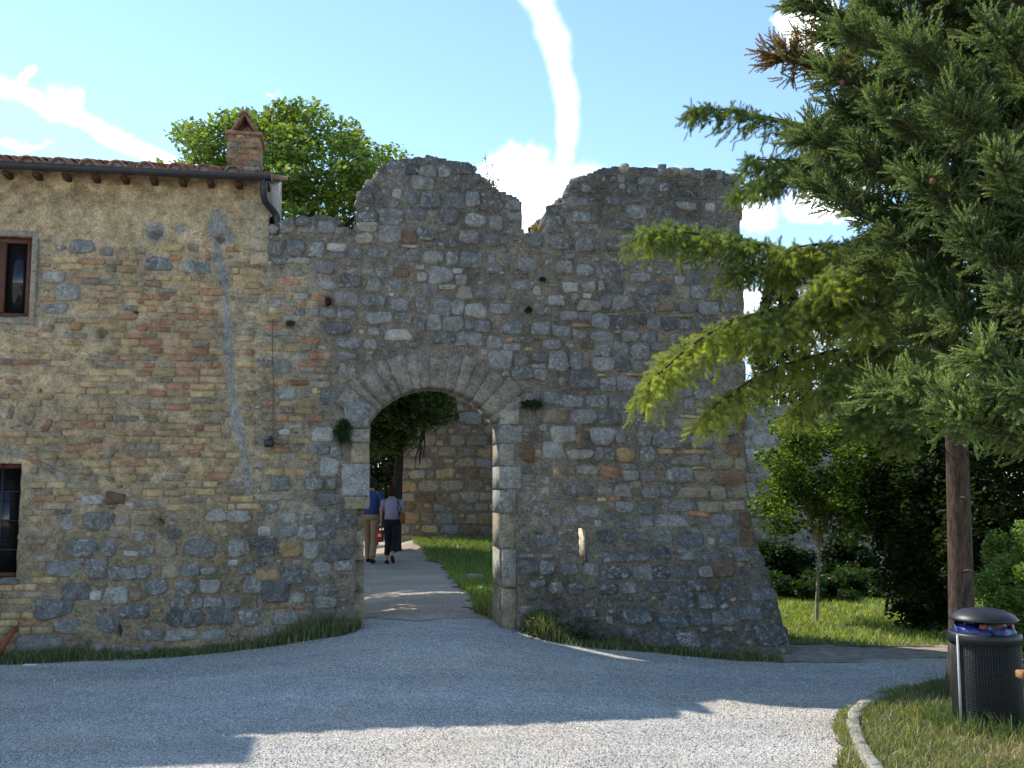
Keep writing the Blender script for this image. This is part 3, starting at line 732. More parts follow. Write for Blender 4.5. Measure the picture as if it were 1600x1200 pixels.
# jamb blocks:  left (upper ones proud, lower ones set back), right (reveal closing in towards the back)
def jamb(xl, xr, y0, y1, code, df, db, xlb=None, xrb=None):
    A = GF.sz(xl, y1); B = GF.sz(xr, y1); C_ = GF.sz(xr, y0); D_ = GF.sz(xl, y0); g = .004
    f = [(A[0], A[1] + g), (B[0], A[1] + g), (B[0], C_[1] - g), (A[0], C_[1] - g)]
    sb = B[0] if xrb is None else GF.sz(xrb, y1)[0]; sa = A[0] if xlb is None else GF.sz(xlb, y1)[0]
    b = [(sa, A[1] + g), (sb, A[1] + g), (sb, C_[1] - g), (sa, C_[1] - g)]; m = MB()
    hexa(m, GF, f, b, df, db, pal(code), .009); m.build('jamb_stone', M_STONE, gate, origin=GF.w(f[0][0], 0, f[0][1]))
for xl, y0, y1, c in ((538, 628, 669, 'L'), (546, 670, 691, 'P'), (549, 692, 723, 'T'), (533, 724, 775, 'L'), (538, 776, 796, 'T')):
    jamb(xl, 577, y0, y1, c, .02, -.5)
for y0, y1, c in ((796, 828, 'T'), (829, 853, 'P'), (854, 877, 'T'), (878, 925, 'T'), (926, 1000, 'T')): jamb(540, 568, y0, y1, c, -.09, -.5)
for xr, y0, y1, c in ((812, 640, 664, 'P'), (816, 664, 692, 'L'), (803, 693, 727, 'P'), (815, 728, 764, 'L'), (806, 765, 801, 'L'), (803, 802, 856, 'T')):
    jamb(780, xr, y0, y1, c, .015, -.5, 779)
for y0, y1, c in ((857, 918, 'P'), (919, 1000, 'T')): jamb(784, 806, y0, y1, c, .03, -.5, 779); 
# slit lining, its very pale colour stands in for sunlight on the reveal
m = MB(); A_ = GF.sz(911.5, 881); B_ = GF.sz(919, 825); bk = GF.sz(905, 881)[0]; fq = [(A_[0], A_[1] - .01), (B_[0], A_[1] - .01), (B_[0], B_[1] + .01), (A_[0], B_[1] + .01)]
hexa(m, GF, fq, [(bk, fq[0][1]), (B_[0], fq[0][1]), (B_[0], fq[2][1]), (bk, fq[2][1])], .0, -.26, (.75, .64, .46, .0), .003); m.build('slit_stone', M_STONE, gate, origin=GF.w(A_[0], 0, A_[1]))
# cap stones on the broken top
caps = []
tp = np.array(gpx(top_px))
seg = np.linalg.norm(np.diff(tp, axis=0), axis=1); cum = np.r_[0, np.cumsum(seg)]
q = 0.
while q < cum[-1]:
    i = min(np.searchsorted(cum, q, 'right') - 1, len(seg) - 1); f = (q - cum[i]) / seg[i]; p = tp[i] * (1 - f) + tp[i + 1] * f
    w = RNG.uniform(.07, .16); steep = abs(tp[i + 1][1] - tp[i][1]) > abs(tp[i + 1][0] - tp[i][0])
    gxp = GF.px(p[0], p[1])[0]
    for d in (-.06, -.3, -.55, -.74):
        if steep and (812 < gxp < 860 or 548 < gxp < 560): continue
        dd = d + RNG.normal(0, .03); sz_ = (w * RNG.uniform(.8, 1.2), w * RNG.uniform(.9, 1.4), RNG.uniform(.07, .13))
        caps.append(lump(GF.w(p[0] + RNG.normal(0, .02), dd, p[1] - .042 + RNG.normal(0, .012)), sz_, pal(RNG.choice(['G', 'D', 'L', 'P'], p=[.4, .3, .2, .1]))))
    q += w * (.62 if not steep else .8)
for m in caps: m.build('cap_stone', M_STONE, gate, origin=m.ctr, smooth=True)

# ================================================================== HOUSE
house = empty('old_house', HF.w(HS / 2, -1.5, 0.), 'two storey house of weathered yellow brick and stone with tiled roof', 'house')
EAVE = HF.sz(408, 293)[1]; SL = -3.6          # the front runs on to the left, out of the picture
u0s, u0z = HF.sz(46, 497); u1s, u1z = HF.sz(54, 371)        # upper window right edge, bottom / top
l0s, l0z = HF.sz(32, 905); l1s, l1z = HF.sz(41, 723)
UW = (u1s - .6, u1s - .02, u0z, u1z); LW = (l1s - .95, l1s - .03, l0z, l1z)
def h_hole(s, z, g=0.):
    a = np.zeros(np.shape(s), bool)
    for (x0, x1, y0, y1) in (UW, LW): a |= (s > x0 - g) & (s < x1 + g) & (z > y0 - g) & (z < y1 + g)
    return a
HOLES = [(245, 366, 7, 6), (345, 373, 6, 6), (160, 520, 8, 7), (186, 985, 5, 9), (212, 487, 3, 3), (62, 612, 3, 3), (250, 815, 4, 6), (30, 330, 3, 2)]
def h_smear(x, y):
    """how much mortar lies over the pieces (1 = all covered)"""
    n = vnoise(x / 42., y / 30., 3)
    up = S((415 - y) / 60.) * .55; mid = S((250 - x) / 160.) * S((y - 470) / 60.) * S((700 - y) / 60.) * .2; low = S((y - 740) / 60.) * .04
    return S((n - .6 + up + mid + low) * 3.2)
def h_off(s, z): return .03 * (vnoise(np.asarray(s) * .8, np.asarray(z) * .8, 2) - .5) * S((HS - np.asarray(s)) / .5)
def h_front(s, z):
    x, y = HF.px(s, z); sm = h_smear(x, y)
    d = h_off(s, z) - .006 + .02 * sm + .014 * (vnoise(s * 8, z * 8, 3) - .5) + .010 * (vnoise(s * 26, z * 26, 2) - .5)
    kk = S((HS - s) / .12) * 1.0 + (y < 415) * 1.0; d = np.where(kk < 1, d * kk - .004 * (1 - kk), d)
    for hx, hy, rx, ry in HOLES: d = d - .09 * (((x - hx) / rx) ** 2 + ((y - hy) / ry) ** 2 < 1)
    return d
CEM = [(338, 365), (340, 395), (349, 430), (353, 480), (357, 540), (361, 600), (367, 645), (377, 690), (384, 735), (390, 765)]
def seg_dist(x, y, pts):
    d = np.full(np.shape(x), 1e9)
    for (x0, y0), (x1, y1) in zip(pts[:-1], pts[1:]):
        t = np.clip(((x - x0) * (x1 - x0) + (y - y0) * (y1 - y0)) / ((x1 - x0) ** 2 + (y1 - y0) ** 2), 0, 1)
        d = np.minimum(d, np.hypot(x - x0 - t * (x1 - x0), y - y0 - t * (y1 - y0)))
    return d
def h_cement(x, y):
    w = 6.2 + 2.0 * np.sin(y * .05); wob = 6 * (vnoise(x / 9., y / 9., 2) - .5)
    c = seg_dist(x + wob * .6, y, CEM) < w
    for bx, by, rx, ry in ((243, 362, 17, 15), (340, 352, 16, 24), (350, 372, 20, 12), (282, 358, 9, 7)): c |= ((x + wob - bx) / rx) ** 2 + ((y + wob - by) / ry) ** 2 < 1
    return c
def h_col(s, z):
    x, y = HF.px(s, z); n = vnoise(x / 55., y / 45., 4)[..., None]; sm = h_smear(x, y)[..., None]
    c = np.array([.375, .29, .185]) * (1 - sm) + np.array([.48, .36, .21]) * sm
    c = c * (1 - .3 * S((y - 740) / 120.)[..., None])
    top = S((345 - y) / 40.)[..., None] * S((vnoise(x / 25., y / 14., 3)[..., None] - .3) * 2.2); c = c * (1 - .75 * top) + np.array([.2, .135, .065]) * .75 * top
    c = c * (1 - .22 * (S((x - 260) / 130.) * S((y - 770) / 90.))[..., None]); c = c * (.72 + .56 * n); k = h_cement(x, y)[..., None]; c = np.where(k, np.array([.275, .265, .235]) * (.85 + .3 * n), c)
    fr_ = ((x < 62) & (y > 362) & (y < 512))[..., None]; c = np.where(fr_, np.array([.33, .275, .2]), c)
    return np.concatenate([c, np.full(c.shape[:-1] + (1,), .1)], -1)
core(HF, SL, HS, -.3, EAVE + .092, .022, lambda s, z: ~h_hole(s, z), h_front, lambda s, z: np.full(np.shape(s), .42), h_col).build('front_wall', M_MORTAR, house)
# other walls, one sheet each with thickness
DEP = 2.1
mb = MB(); box(mb, HF.w(HS - .21, -.42 - (DEP - .42) / 2, (EAVE) / 2 - .15), (.42, DEP - .42, EAVE + .3), (.3, .235, .15, .1), HF.ax); mb.build('side_wall', M_MORTAR, house)
mb = MB(); box(mb, HF.w((SL + HS - .42) / 2, -DEP + .21, EAVE / 2 - .15), (HS - .42 - SL, .42, EAVE + .3), (.3, .235, .15, .1), HF.ax); mb.build('rear_wall', M_MORTAR, house)
mb = MB(); box(mb, HF.w(SL + .21, -DEP / 2, EAVE / 2 - .15), (.42, DEP - .86, EAVE + .3), (.3, .235, .15, .1), HF.ax); mb.build('side_wall', M_MORTAR, house)

hocc = Occ(SL, HS + .05, -.35, EAVE + .2)
ss = hocc.s0 + (np.arange(hocc.g.shape[1]) + .5) * hocc.r; zz = hocc.z0 + (np.arange(hocc.g.shape[0]) + .5) * hocc.r
SS, ZZ = np.meshgrid(ss, zz); PX, PY = HF.px(SS, ZZ)
hocc.g |= h_hole(SS, ZZ, .03) | (ZZ > EAVE - .12) | (SS > HS - .012) | h_cement(PX, PY) | ((PX < 62) & (PY > 358) & (PY < 512)) | (PY < 318)
for hx, hy, rx, ry in HOLES: hocc.g |= ((PX - hx) / (rx + 2)) ** 2 + ((PY - hy) / (ry + 2)) ** 2 < 1
HH = parse('''
W:145,781,33,15;205,865,22,8;338,805,31,20;374,807,34,19;364,879,14,9;149,931,18,14;84,433,33,17;105,457,36,24;96,373,14,9
B:180,779,28,18
D:100,800,20,7;313,856,48,28;119,925,42,26;245,917,32,25;84,951,60,28;210,956,46,20;273,965,22,28;301,965,32,30;345,961,42,30
G:152,814,44,28;103,818,24,20;128,856,44,28;170,856,24,24;229,863,20,14;100,889,52,24;149,889,34,32;224,893,20,20;298,891,28,20;290,919,30,24;308,942,16,18;362,942,24,18;108,979,42,22;168,974,36,28;60,1008,70,24;390,965,30,26;395,915,28,24
L:373,856,30,26;191,896,44,20;325,893,22,10;180,931,36,26;327,916,28,22;278,942,20,14;332,941,26,14;234,993,40,16;282,993,46,16;334,993,34,16;296,417,19,18;305,361,22,16
T:259,858,30,26;266,893,24,20
P:234,963,13,20;189,361,30,22
G:86,482,38,14;129,385,38,20;168,393,16,12;249,412,38,20;317,419,19,18
R:275,403,15,9;198,496,31,8;119,510,17,13;220,471,9,7;325,398,8,18;70,414,16,6
''')
hst = hand(HF, HH, hocc, h_off, (.008, .02))
hbr = []
# relieving arch of tilted bricks over the lower window, two rough rings
for ring, (yc, r_) in enumerate(((1010, 318), (1010, 378))):
    for k in range(9):
        a = R(88 - k * 4.6) - R(8); bx = -78 + r_ * math.cos(a); by = yc - r_ * math.sin(a)
        if bx < -40 or bx > 96: continue
        s0, z0 = HF.sz(bx, by)
        if hocc.frac(s0, z0, .05, .15) > .3: continue
        hbr.append(piece(HF, s0, z0, .14 if ring else .2, .058, RNG.uniform(.006, .014), pal(RNG.choice(['T', 'P', 'R'])), h_off, n=8, p=8, rot=(a if ring else a - math.pi / 2) , brick=True)); hocc.mark(s0, z0, .1, .12)
def h_brick_code(x, y):
    r = .12 + .5 * math.exp(-((x - 275) / 75.) ** 2 - ((y - 545) / 70.) ** 2) + .2 * math.exp(-((x - 180) / 90.) ** 2 - ((y - 690) / 30.) ** 2)
    if RNG.random() < r * .85: return 'R'
    return RNG.choice(['Y', 'K', 'T'], p=[.34, .4, .26])
fill_bricks(HF, hocc, lambda x, y: x > -60 and 400 + 18 * math.sin(x * .03) < y < 790 + 40 * math.sin(x * .02 + 1) or (x < 70 and 700 < y < 1000 and x > -60), hbr, .1, 4.2, -.75, HS - .005, .07, .15, .25, h_brick_code, (.004, .014), off=h_off, skip=.02, gap=.009)
fill_stones(HF, hocc, hst, -.1, 1.75, -.7, HS - .02, .085, .14, lambda x, y: RNG.choice(['G', 'D', 'T', 'L', 'P'], p=[.35, .25, .2, .1, .1]), h_off, (.006, .018))
fill_stones(HF, hocc, hst, 3.7, EAVE - .2, -.7, HS - .02, .08, .15, lambda x, y: RNG.choice(['Y', 'P', 'T', 'G'], p=[.35, .25, .3, .1]), h_off, (.004, .014))
chinks(HF, hocc, hst, 900, -.6, HS - .03, 0, EAVE - .2, ['G', 'T', 'P', 'Y'], [.25, .35, .2, .2], h_off, 1.6)
chinks(HF, hocc, hst, 1800, -.6, HS - .03, 0, EAVE - .2, ['G', 'T', 'P', 'R', 'Y', 'W'], [.15, .3, .2, .15, .15, .05], h_off)
emit(hst, 'stone', M_STONE, house); emit(hbr, 'brick', M_BRICK, house)
# unseen block added above the left eave to step the shadow on the gravel
mb = MB(); sA, sB = SL, -1.42; box(mb, HF.w((sA + sB) / 2, -.25, EAVE + .75), (sB - sA, .5, 1.3), (.3, .235, .15, .1), HF.ax); mb.build('shadow_block', M_MORTAR, house)
mb = MB(); box(mb, HF.w((sA + sB) / 2, -.25, EAVE + 1.44), (sB - sA + .1, .62, .08), (.3, .16, .1, 0), HF.ax); mb.build('shadow_block_top', M_TILE, house)
# corner blocks at the right end of the front, y 300-415
for k, (y0, y1) in enumerate(((318, 345), (346, 372), (373, 393), (394, 414))):
    m = MB(); s1 = HS + .012; s0 = s1 - (.17 if k % 2 else .25); z1 = HF.sz(400, y0)[1]; z0 = HF.sz(400, y1)[1] + .006
    hexa(m, HF, [(s0, z0), (s1, z0), (s1, z1), (s0, z1)], [(s0, z0), (s1, z0), (s1, z1), (s0, z1)], .026, -.25, np.r_[np.array([.44, .36, .235]) * RNG.uniform(.85, 1.1), .1], .01); m.build('corner_stone', M_STONE, house, origin=HF.w(s0, 0, z0))

def window(rect, name, depth, two, grille, sill):
    x0, x1, y0, y1 = rect
    m = MB(); c = (1, 1, 1, 0); t = .055; w = MB()
    for (a, b, e, f) in ((x0 + .002, x0 + t, y0 + .002, y1 - .002), (x1 - t, x1 - .002, y0 + .002, y1 - .002), (x0 + t, x1 - t, y1 - t, y1 - .002), (x0 + t, x1 - t, y0 + .002, y0 + t)):
        bev_box(m, HF.w((a + b) / 2, -depth, (e + f) / 2), (b - a, .05, f - e), .006, c, HF.ax)
    win = m.build(name, M_WOOD, house, origin=HF.w((x0 + x1) / 2, -depth, y0))
    xm = (x0 + x1) / 2
    m = MB(); bev_box(m, HF.w(xm if two else xm, -depth + .008, (y0 + y1) / 2), (.10 if two else .03, .05, y1 - y0 - 2 * t), .006, c, HF.ax); m.build('mullion', M_WOOD, win)
    for a, b in ((x0 + t, xm - .05), (xm + .05, x1 - t)) if two else ((x0 + t, xm - .016), (xm + .016, x1 - t)):
        m = MB(); box(m, HF.w((a + b) / 2, -depth - .01, (y0 + y1) / 2), (b - a, .008, y1 - y0 - 2 * t), c, HF.ax); m.build('pane', M_GLASS, win)
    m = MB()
    box(m, HF.w(xm, -depth - .22, (y0 + y1) / 2), (x1 - x0 + .3, .02, y1 - y0 + .3), (.01, .01, .01, 0), HF.ax); m.build('dark_backing', M_VCOL, win)  # near-black sheet, the unlit room's darkness put into its colour
    if grille:
        for k in range(1, 5):
            m = MB(); s = x0 + (x1 - x0) * k / 5.; tube(m, [HF.w(s, -.035, y0 - .02), HF.w(s, -.035, y1 + .02)], .008, 6); m.build('grille_bar', M_METAL, win)
        for k in range(1, 4):
            m = MB(); z = y0 + (y1 - y0) * k / 4.; tube(m, [HF.w(x0 - .02, -.048, z), HF.w(x1 + .02, -.048, z)], .007, 6); m.build('grille_bar', M_METAL, win)
    if sill:
        m = MB(); bev_box(m, HF.w(xm, -.03, y0 - .02), (x1 - x0 + .02, .17, .05), .008, (.2, .19, .175, .1), HF.ax); m.build('sill', M_STONE, win)
    return win
tag(window(UW, 'window', .07, True, False, False), 'upper brown wooden casement window')
tag(window(LW, 'window', .16, False, True, True), 'lower barred window in brick wall')
# plaster surround of the upper window
m = MB(); x0, x1, y0, y1 = UW; t = .06
for (a, b, e, f) in ((x1 + .002, x1 + t, y0 - t, y1 + t), (x0 - t, x0 - .002, y0 - t, y1 + t), (x0 - .002, x1 + .002, y1 + .002, y1 + t), (x0 - .002, x1 + .002, y0 - t, y0 - .002)):
    bev_box(m, HF.w((a + b) / 2, -.01, (e + f) / 2), (b - a, .05, f - e), .008, (.33, .275, .2, .1), HF.ax)
m.build('plaster_surround', M_MORTAR, house)
# roof: slab, rafters, tiles
roof = MB(); pitch = R(16.5); ov = .17; hd = DEP + 2 * ov; cp, sp = math.cos(pitch), math.sin(pitch)
def roofpt(s, u, lift=0): return HF.w(s, ov - u * cp - lift * sp * 0, EAVE + .045 + u * sp + lift)
L_ = hd / cp
v = np.array([roofpt(SL - .1, 0), roofpt(HS + .05, 0), roofpt(HS + .05, L_), roofpt(SL - .1, L_)]); v2 = v + np.array([0, 0, .05])
roof.add(np.concatenate([v, v2]), BOXF, (.3, .16, .1, 0))
roofo = roof.build('roof', M_TILE, house, origin=HF.w(HS / 2, 0, EAVE))
zr2 = EAVE + .03 + (DEP + ov) * math.tan(pitch); g = MB()
g.add(np.array([HF.w(HS - .01, -.02, EAVE - .02), HF.w(HS - .01, -DEP, EAVE - .02), HF.w(HS - .01, -DEP, zr2), HF.w(HS - .3, -.02, EAVE - .02), HF.w(HS - .3, -DEP, EAVE - .02), HF.w(HS - .3, -DEP, zr2)]), [[0, 1, 2], [5, 4, 3]], (.5, .43, .35, .1))
g.f.append(np.array([[0, 3, 4, 1], [1, 4, 5, 2], [2, 5, 3, 0]])); g.build('gable', M_MORTAR, house)
sp0 = HF.sz(360, 275)[0]; dS = (HF.sz(367, 275)[0] - HF.sz(8, 265)[0]) / 8.
def tile_mesh():
    n = 9; L = .44; th = np.linspace(0, math.pi, n); V = []
    for (y, r) in ((0, .088), (L, .07)):
        for k in (0, 1):
            rr = r - .014 * k; V.append(np.stack([rr * np.cos(th), np.full(n, y), rr * np.sin(th) * .92], 1))
    V = np.concatenate(V); i = np.arange(n - 1); o0, i0, o1, i1 = 0, n, 2 * n, 3 * n
    F = np.concatenate([np.stack([o0 + i, o0 + i + 1, o1 + i + 1, o1 + i], 1)[:, ::-1], np.stack([i0 + i, i0 + i + 1, i1 + i + 1, i1 + i], 1), np.stack([o0 + i, o0 + i + 1, i0 + i + 1, i0 + i], 1), np.stack([o1 + i, o1 + i + 1, i1 + i + 1, i1 + i], 1)[:, ::-1]])
    return V, F
TV, TF = tile_mesh()
def place_tile(s, u, lift, flip, col, skew=0., turn=0.):
    V = TV.copy()
    if flip: V[:, 2] = -V[:, 2] * .9 + .07
    V[:, 0] += V[:, 1] * skew; V[:, 2] += V[:, 1] * -.035 / .44
    P = np.stack([roofpt(s, u)] * len(V)); up = np.array([-HF.n[0] * -sp * -1, -HF.n[1] * -sp * -1, cp]); up = np.array([HF.n[0] * sp, HF.n[1] * sp, cp]); al = np.array([-HF.n[0] * cp, -HF.n[1] * cp, sp]); tx = np.array([*HF.t, 0])
    W_ = P + V[:, :1] * tx + V[:, 1:2] * al + (V[:, 2:] + lift) * up
    m = MB(); m.add(W_, TF, col); return m, P[0]
TC = [(.30, .13, .075), (.36, .17, .10), (.24, .12, .085), (.33, .2, .14), (.27, .16, .12)]
pan_rest = MB(); ncol = 0
cols_ = np.arange(HF.sz(8, 265)[0] - 9 * dS, HS - .1, dS)
first_tile = None
for s in cols_:
    vis = s > -.6
    for r_ in range(11):
        u = -.045 + r_ * .245
        if u > L_ - .3: break
        c = np.r_[np.array(random.choice(TC)) * RNG.uniform(.8, 1.2), 0]
        m, p0 = place_tile(s + RNG.normal(0, .006), u + RNG.normal(0, .008), .035, False, c, RNG.normal(0, .012))
        if vis and r_ < 9: m.build('tile', M_TILE, roofo, origin=p0, smooth=True)
        else: n0 = pan_rest.n; pan_rest.v += m.v; pan_rest.c += m.c; pan_rest.f += [f + n0 for f in m.f]; pan_rest.n += m.n
        m, p0 = place_tile(s + dS / 2, u + .01, .015, True, np.r_[np.array(random.choice(TC)) * RNG.uniform(.6, .9), 0])
        n0 = pan_rest.n; pan_rest.v += m.v; pan_rest.c += m.c; pan_rest.f += [f + n0 for f in m.f]; pan_rest.n += m.n
pan_rest.build('channel_tiles', M_TILE, roofo, kind='stuff', smooth=True)
# mortar plugs closing the first tiles, rafters, gutter, downpipe
for s in cols_:
    if s < -.6: continue
    m = MB(); th = np.linspace(0, math.pi, 9); c0 = roofpt(s, -.03); up = np.array([0, 0, 1.])
    ring = [c0 + np.array([*HF.t, 0]) * .071 * math.cos(t) + up * (.04 + .066 * math.sin(t)) for t in th]
    m.add(np.array(ring + [q - np.array([*HF.n, 0]) * .05 for q in ring]), [list(range(9)), list(range(9, 18))[::-1]], (.3, .285, .25, .2)); i = np.arange(8)
    m.f.append(np.stack([i + 1, i, i + 9, i + 10], 1)); m.f.append(np.array([[0, 8, 17, 9]])); m.build('mortar_plug', M_MORTAR, roofo)
for s in np.arange(HF.sz(375, 290)[0] - dS * 18, HS, dS):
    if s < SL: continue
    m = MB(); bev_box(m, HF.w(s, ov / 2 - .02, EAVE - .012), (.062, ov + .03, .05), .008, (1, 1, 1, 0), HF.ax); m.build('rafter', M_RAFTER, roofo)
gut = MB(); n = 8; th = np.linspace(math.pi, 2 * math.pi, n); gx0, gx1 = SL - .12, HS + .045; V = []
for s in (gx0, gx1):
    for r_ in (.06, .052): V += [HF.w(s, ov + .035 + r_ * math.cos(t), EAVE + .065 + r_ * math.sin(t) * .95) for t in th]
i = np.arange(n - 1); F = np.concatenate([np.stack([i, i + 1, 2 * n + i + 1, 2 * n + i], 1), np.stack([n + i, n + i + 1, 3 * n + i + 1, 3 * n + i], 1)[:, ::-1]])
gut.add(np.array(V), F); gut.f.append(np.array([[0, 2 * n, 3 * n, n], [n - 1, 2 * n - 1, 4 * n - 1, 3 * n - 1]]))
gut.f.append(np.array([list(range(n)), list(range(2 * n, 3 * n))[::-1]]))
gut.build('gutter', M_METAL, house, smooth=False)
sD = HS - .03; zD = EAVE + .02
dp = spline([HF.w(sD, ov + .035, zD), HF.w(sD, ov + .035, zD - .1), HF.w(sD + .01, ov - .02, zD - .19), HF.w(sD + .07, ov - .12, zD - .25), HF.w(sD + .115, ov - .17, zD - .31), HF.w(sD + .125, ov - .18, zD - .42), HF.w(sD + .12, ov - .2, zD - .5)], 26)
m = MB(); tube(m, dp, .035, 12); m.build('downpipe', M_METAL, house, smooth=True)
# chimney
cs, cdep = HF.sz(377, 270)[0] - .03, -.62
zc0 = EAVE + .1; hz = at(378, 224, 10.75)[2]; cw = .335
ch = MB(); box(ch, HF.w(cs, cdep, (zc0 + hz) / 2), (cw - .012, .4 - .012, hz - zc0), (.28, .24, .19, .1), HF.ax); chim = ch.build('chimney', M_MORTAR, house, origin=HF.w(cs, cdep, zc0))
z = zc0; row = 0; cb = []
while z < hz - .03:
    h = .062
    for face in range(4):
        Lf, off_ = (cw, .2) if face % 2 == 0 else (.4, cw / 2); x = -Lf / 2; first = True
        while x < Lf / 2 - .02:
            w = min((.11 if (row + face) % 2 and first else .22), Lf / 2 - x); first = False
            if Lf / 2 - x - w < .05: w = Lf / 2 - x
            c_ = np.array({0: (x + w / 2, off_ - .028), 2: (x + w / 2, -off_ + .028), 1: (off_ - .028, x + w / 2), 3: (-off_ + .028, x + w / 2)}[face])
            sz_ = (w - .008, .06) if face % 2 == 0 else (.06, w - .008 - (.116 if False else 0))
            m = MB(); bev_box(m, HF.w(cs + c_[0], cdep + c_[1], z + h / 2), (sz_[0], sz_[1], h - .01), .005, pal(RNG.choice(['R', 'T', 'R', 'P', 'O'])), HF.ax, jit=.0015)
            if not (face % 2 and abs(c_[1]) > .12): m.build('brick', M_BRICK, chim, origin=HF.w(cs + c_[0], cdep + c_[1], z + h / 2))
            x += w
    z += h; row += 1
m = MB(); bev_box(m, HF.w(cs, cdep, hz + .012), (cw + .05, .45, .035), .006, (.3, .15, .1, 0), HF.ax); m.build('chimney_slab', M_TILE, chim)
for sgn in (-1, 1):
    a = R(58); m = MB(); Lc = .25; ctr = HF.w(cs + sgn * .068, cdep, hz + .03 + Lc / 2 * math.sin(a))
    ca, sa = math.cos(a) * -sgn, math.sin(a); t3 = np.array([*HF.t, 0]); up = np.array([0, 0, 1.])
    ax_ = np.array([t3 * ca + up * sa, [*HF.n, 0], np.cross(t3 * ca + up * sa, [*HF.n, 0])]); bev_box(m, ctr, (Lc, .36, .03), .006, (.22, .12, .08, 0), ax_); m.build('cap_tile', M_TILE, chim)
m = MB(); thh = np.linspace(-.2, math.pi + .2, 9); V = []
for d in (.2, -.2):
    for r_ in (.062, .046): V += [HF.w(cs + r_ * math.cos(t), cdep + d, hz + .2 + r_ * math.sin(t) + .01) for t in thh]
i = np.arange(8); m.add(np.array(V), np.concatenate([np.stack([i, i + 1, 18 + i + 1, 18 + i], 1), np.stack([9 + i, 9 + i + 1, 27 + i + 1, 27 + i], 1)[:, ::-1], np.stack([i, i + 1, 9 + i + 1, 9 + i], 1)[:, ::-1], np.stack([18 + i, 19 + i, 28 + i, 27 + i], 1)]), (.26, .2, .16, 0)); m.build('ridge_tile', M_TILE, chim)
m = MB(); box(m, HF.w(cs, cdep + .02, zc0 + .03), (cw + .16, .5, .05), (.33, .33, .33, 0), HF.ax); m.build('flashing', M_VCOL, chim)
# lamp box with its cable on the gate wall, rust pipe at the foot of the house
s0, z0 = GF.sz(421, 693); root = empty('wall_lamp', GF.w(s0, .05, z0), 'small black box lamp fixed to the yellow bricks', 'lamp')
m = MB(); bev_box(m, GF.w(s0, .06, z0), (.085, .09, .075), .012, (1, 1, 1, 0), GF.ax); m.build('lamp_body', M_METAL, root)
m = MB(); bev_box(m, GF.w(s0 + .01, .018, z0 + .055), (.03, .035, .04), .005, (1, 1, 1, 0), GF.ax); m.build('bracket', M_METAL, root)
cpts = [GF.sz(427, 688), GF.sz(427.5, 640), GF.sz(427, 580), GF.sz(426, 520), GF.sz(427, 500)]
m = MB(); tube(m, spline([GF.w(a, .03, b) for a, b in cpts], 14), .005, 5, (.12, .1, .08, 0)); m.build('cable', M_VCOL, root)
a = HF.sz(22, 985); b = HF.sz(4, 1012); m = MB(); tube(m, [HF.w(a[0] + .03, -.03, a[1] + .02), HF.w(a[0], .06, a[1]), HF.w(b[0], .12, b[1] - .05)], .026, 10, (.22, .07, .03, 0))
tag(m.build('drain_pipe', M_VCOL, origin=HF.w(*[a[0], .06, a[1]]), smooth=True), 'short rusty orange drain pipe sticking out at the house foot', 'pipe')

# ================================================================== WALLS BEHIND
def back_wall(name, fr, h, label, vis, hmin, hmax, code, mort, thick=.6, zb=-.2):
    L = fr.len; root = empty(name, fr.w(L / 2, 0, 0.), label, 'wall')
    topf = lambda s: h + .12 * (vnoise(s * 1.3, s * 0 + 2, 2) - .5)
    mo = lambda s, z: np.concatenate([np.array(mort) * (.75 + .5 * vnoise(s * 1.5, z * 1.5, 4)[..., None]), np.full(np.shape(s) + (1,), .1)], -1)
    core(fr, 0, L, zb, h + .1, .07, lambda s, z: z < topf(s), lambda s, z: .03 * (vnoise(s * 5, z * 5, 2) - .5), lambda s, z: np.full(np.shape(s), thick), mo).build('wall_core', M_MORTAR, root)
    oc = Occ(0, L, zb, h + .1, .02); ss = oc.s0 + (np.arange(oc.g.shape[1]) + .5) * oc.r; zz = oc.z0 + (np.arange(oc.g.shape[0]) + .5) * oc.r
    A, B = np.meshgrid(ss, zz); x, y = fr.px(A, B); oc.g |= ~((x > vis[0]) & (x < vis[1]) & (y > vis[2]) & (y < vis[3])) | (B > topf(A))
    st = []; fill_stones(fr, oc, st, zb, h, 0, L, hmin, hmax, code, None, (.01, .03), .02); emit(st, 'stone', M_STONE, root, 240)
    return root
CF = Frame(xy(626, 27.), xy(1010, 26.2))
back_wall('courtyard_wall', CF, 6.0, 'tan stone courtyard wall seen through the arch', (620, 795, 585, 860), .2, .34,
          lambda x, y: RNG.choice(['T', 'P', 'B', 'G', 'O', 'Y'], p=[.34, .18, .14, .2, .08, .06]), (.2, .155, .105))
RF = Frame(xy(1110, 17.5), xy(1560, 19.5))
back_wall('town_wall', RF, 3.05, 'pale grey stone boundary wall behind the young tree', (1150, 1440, 620, 960), .17, .28,
          lambda x, y: RNG.choice(['L', 'G', 'P', 'T', 'D'], p=[.35, .3, .2, .1, .05]), (.26, .24, .2))

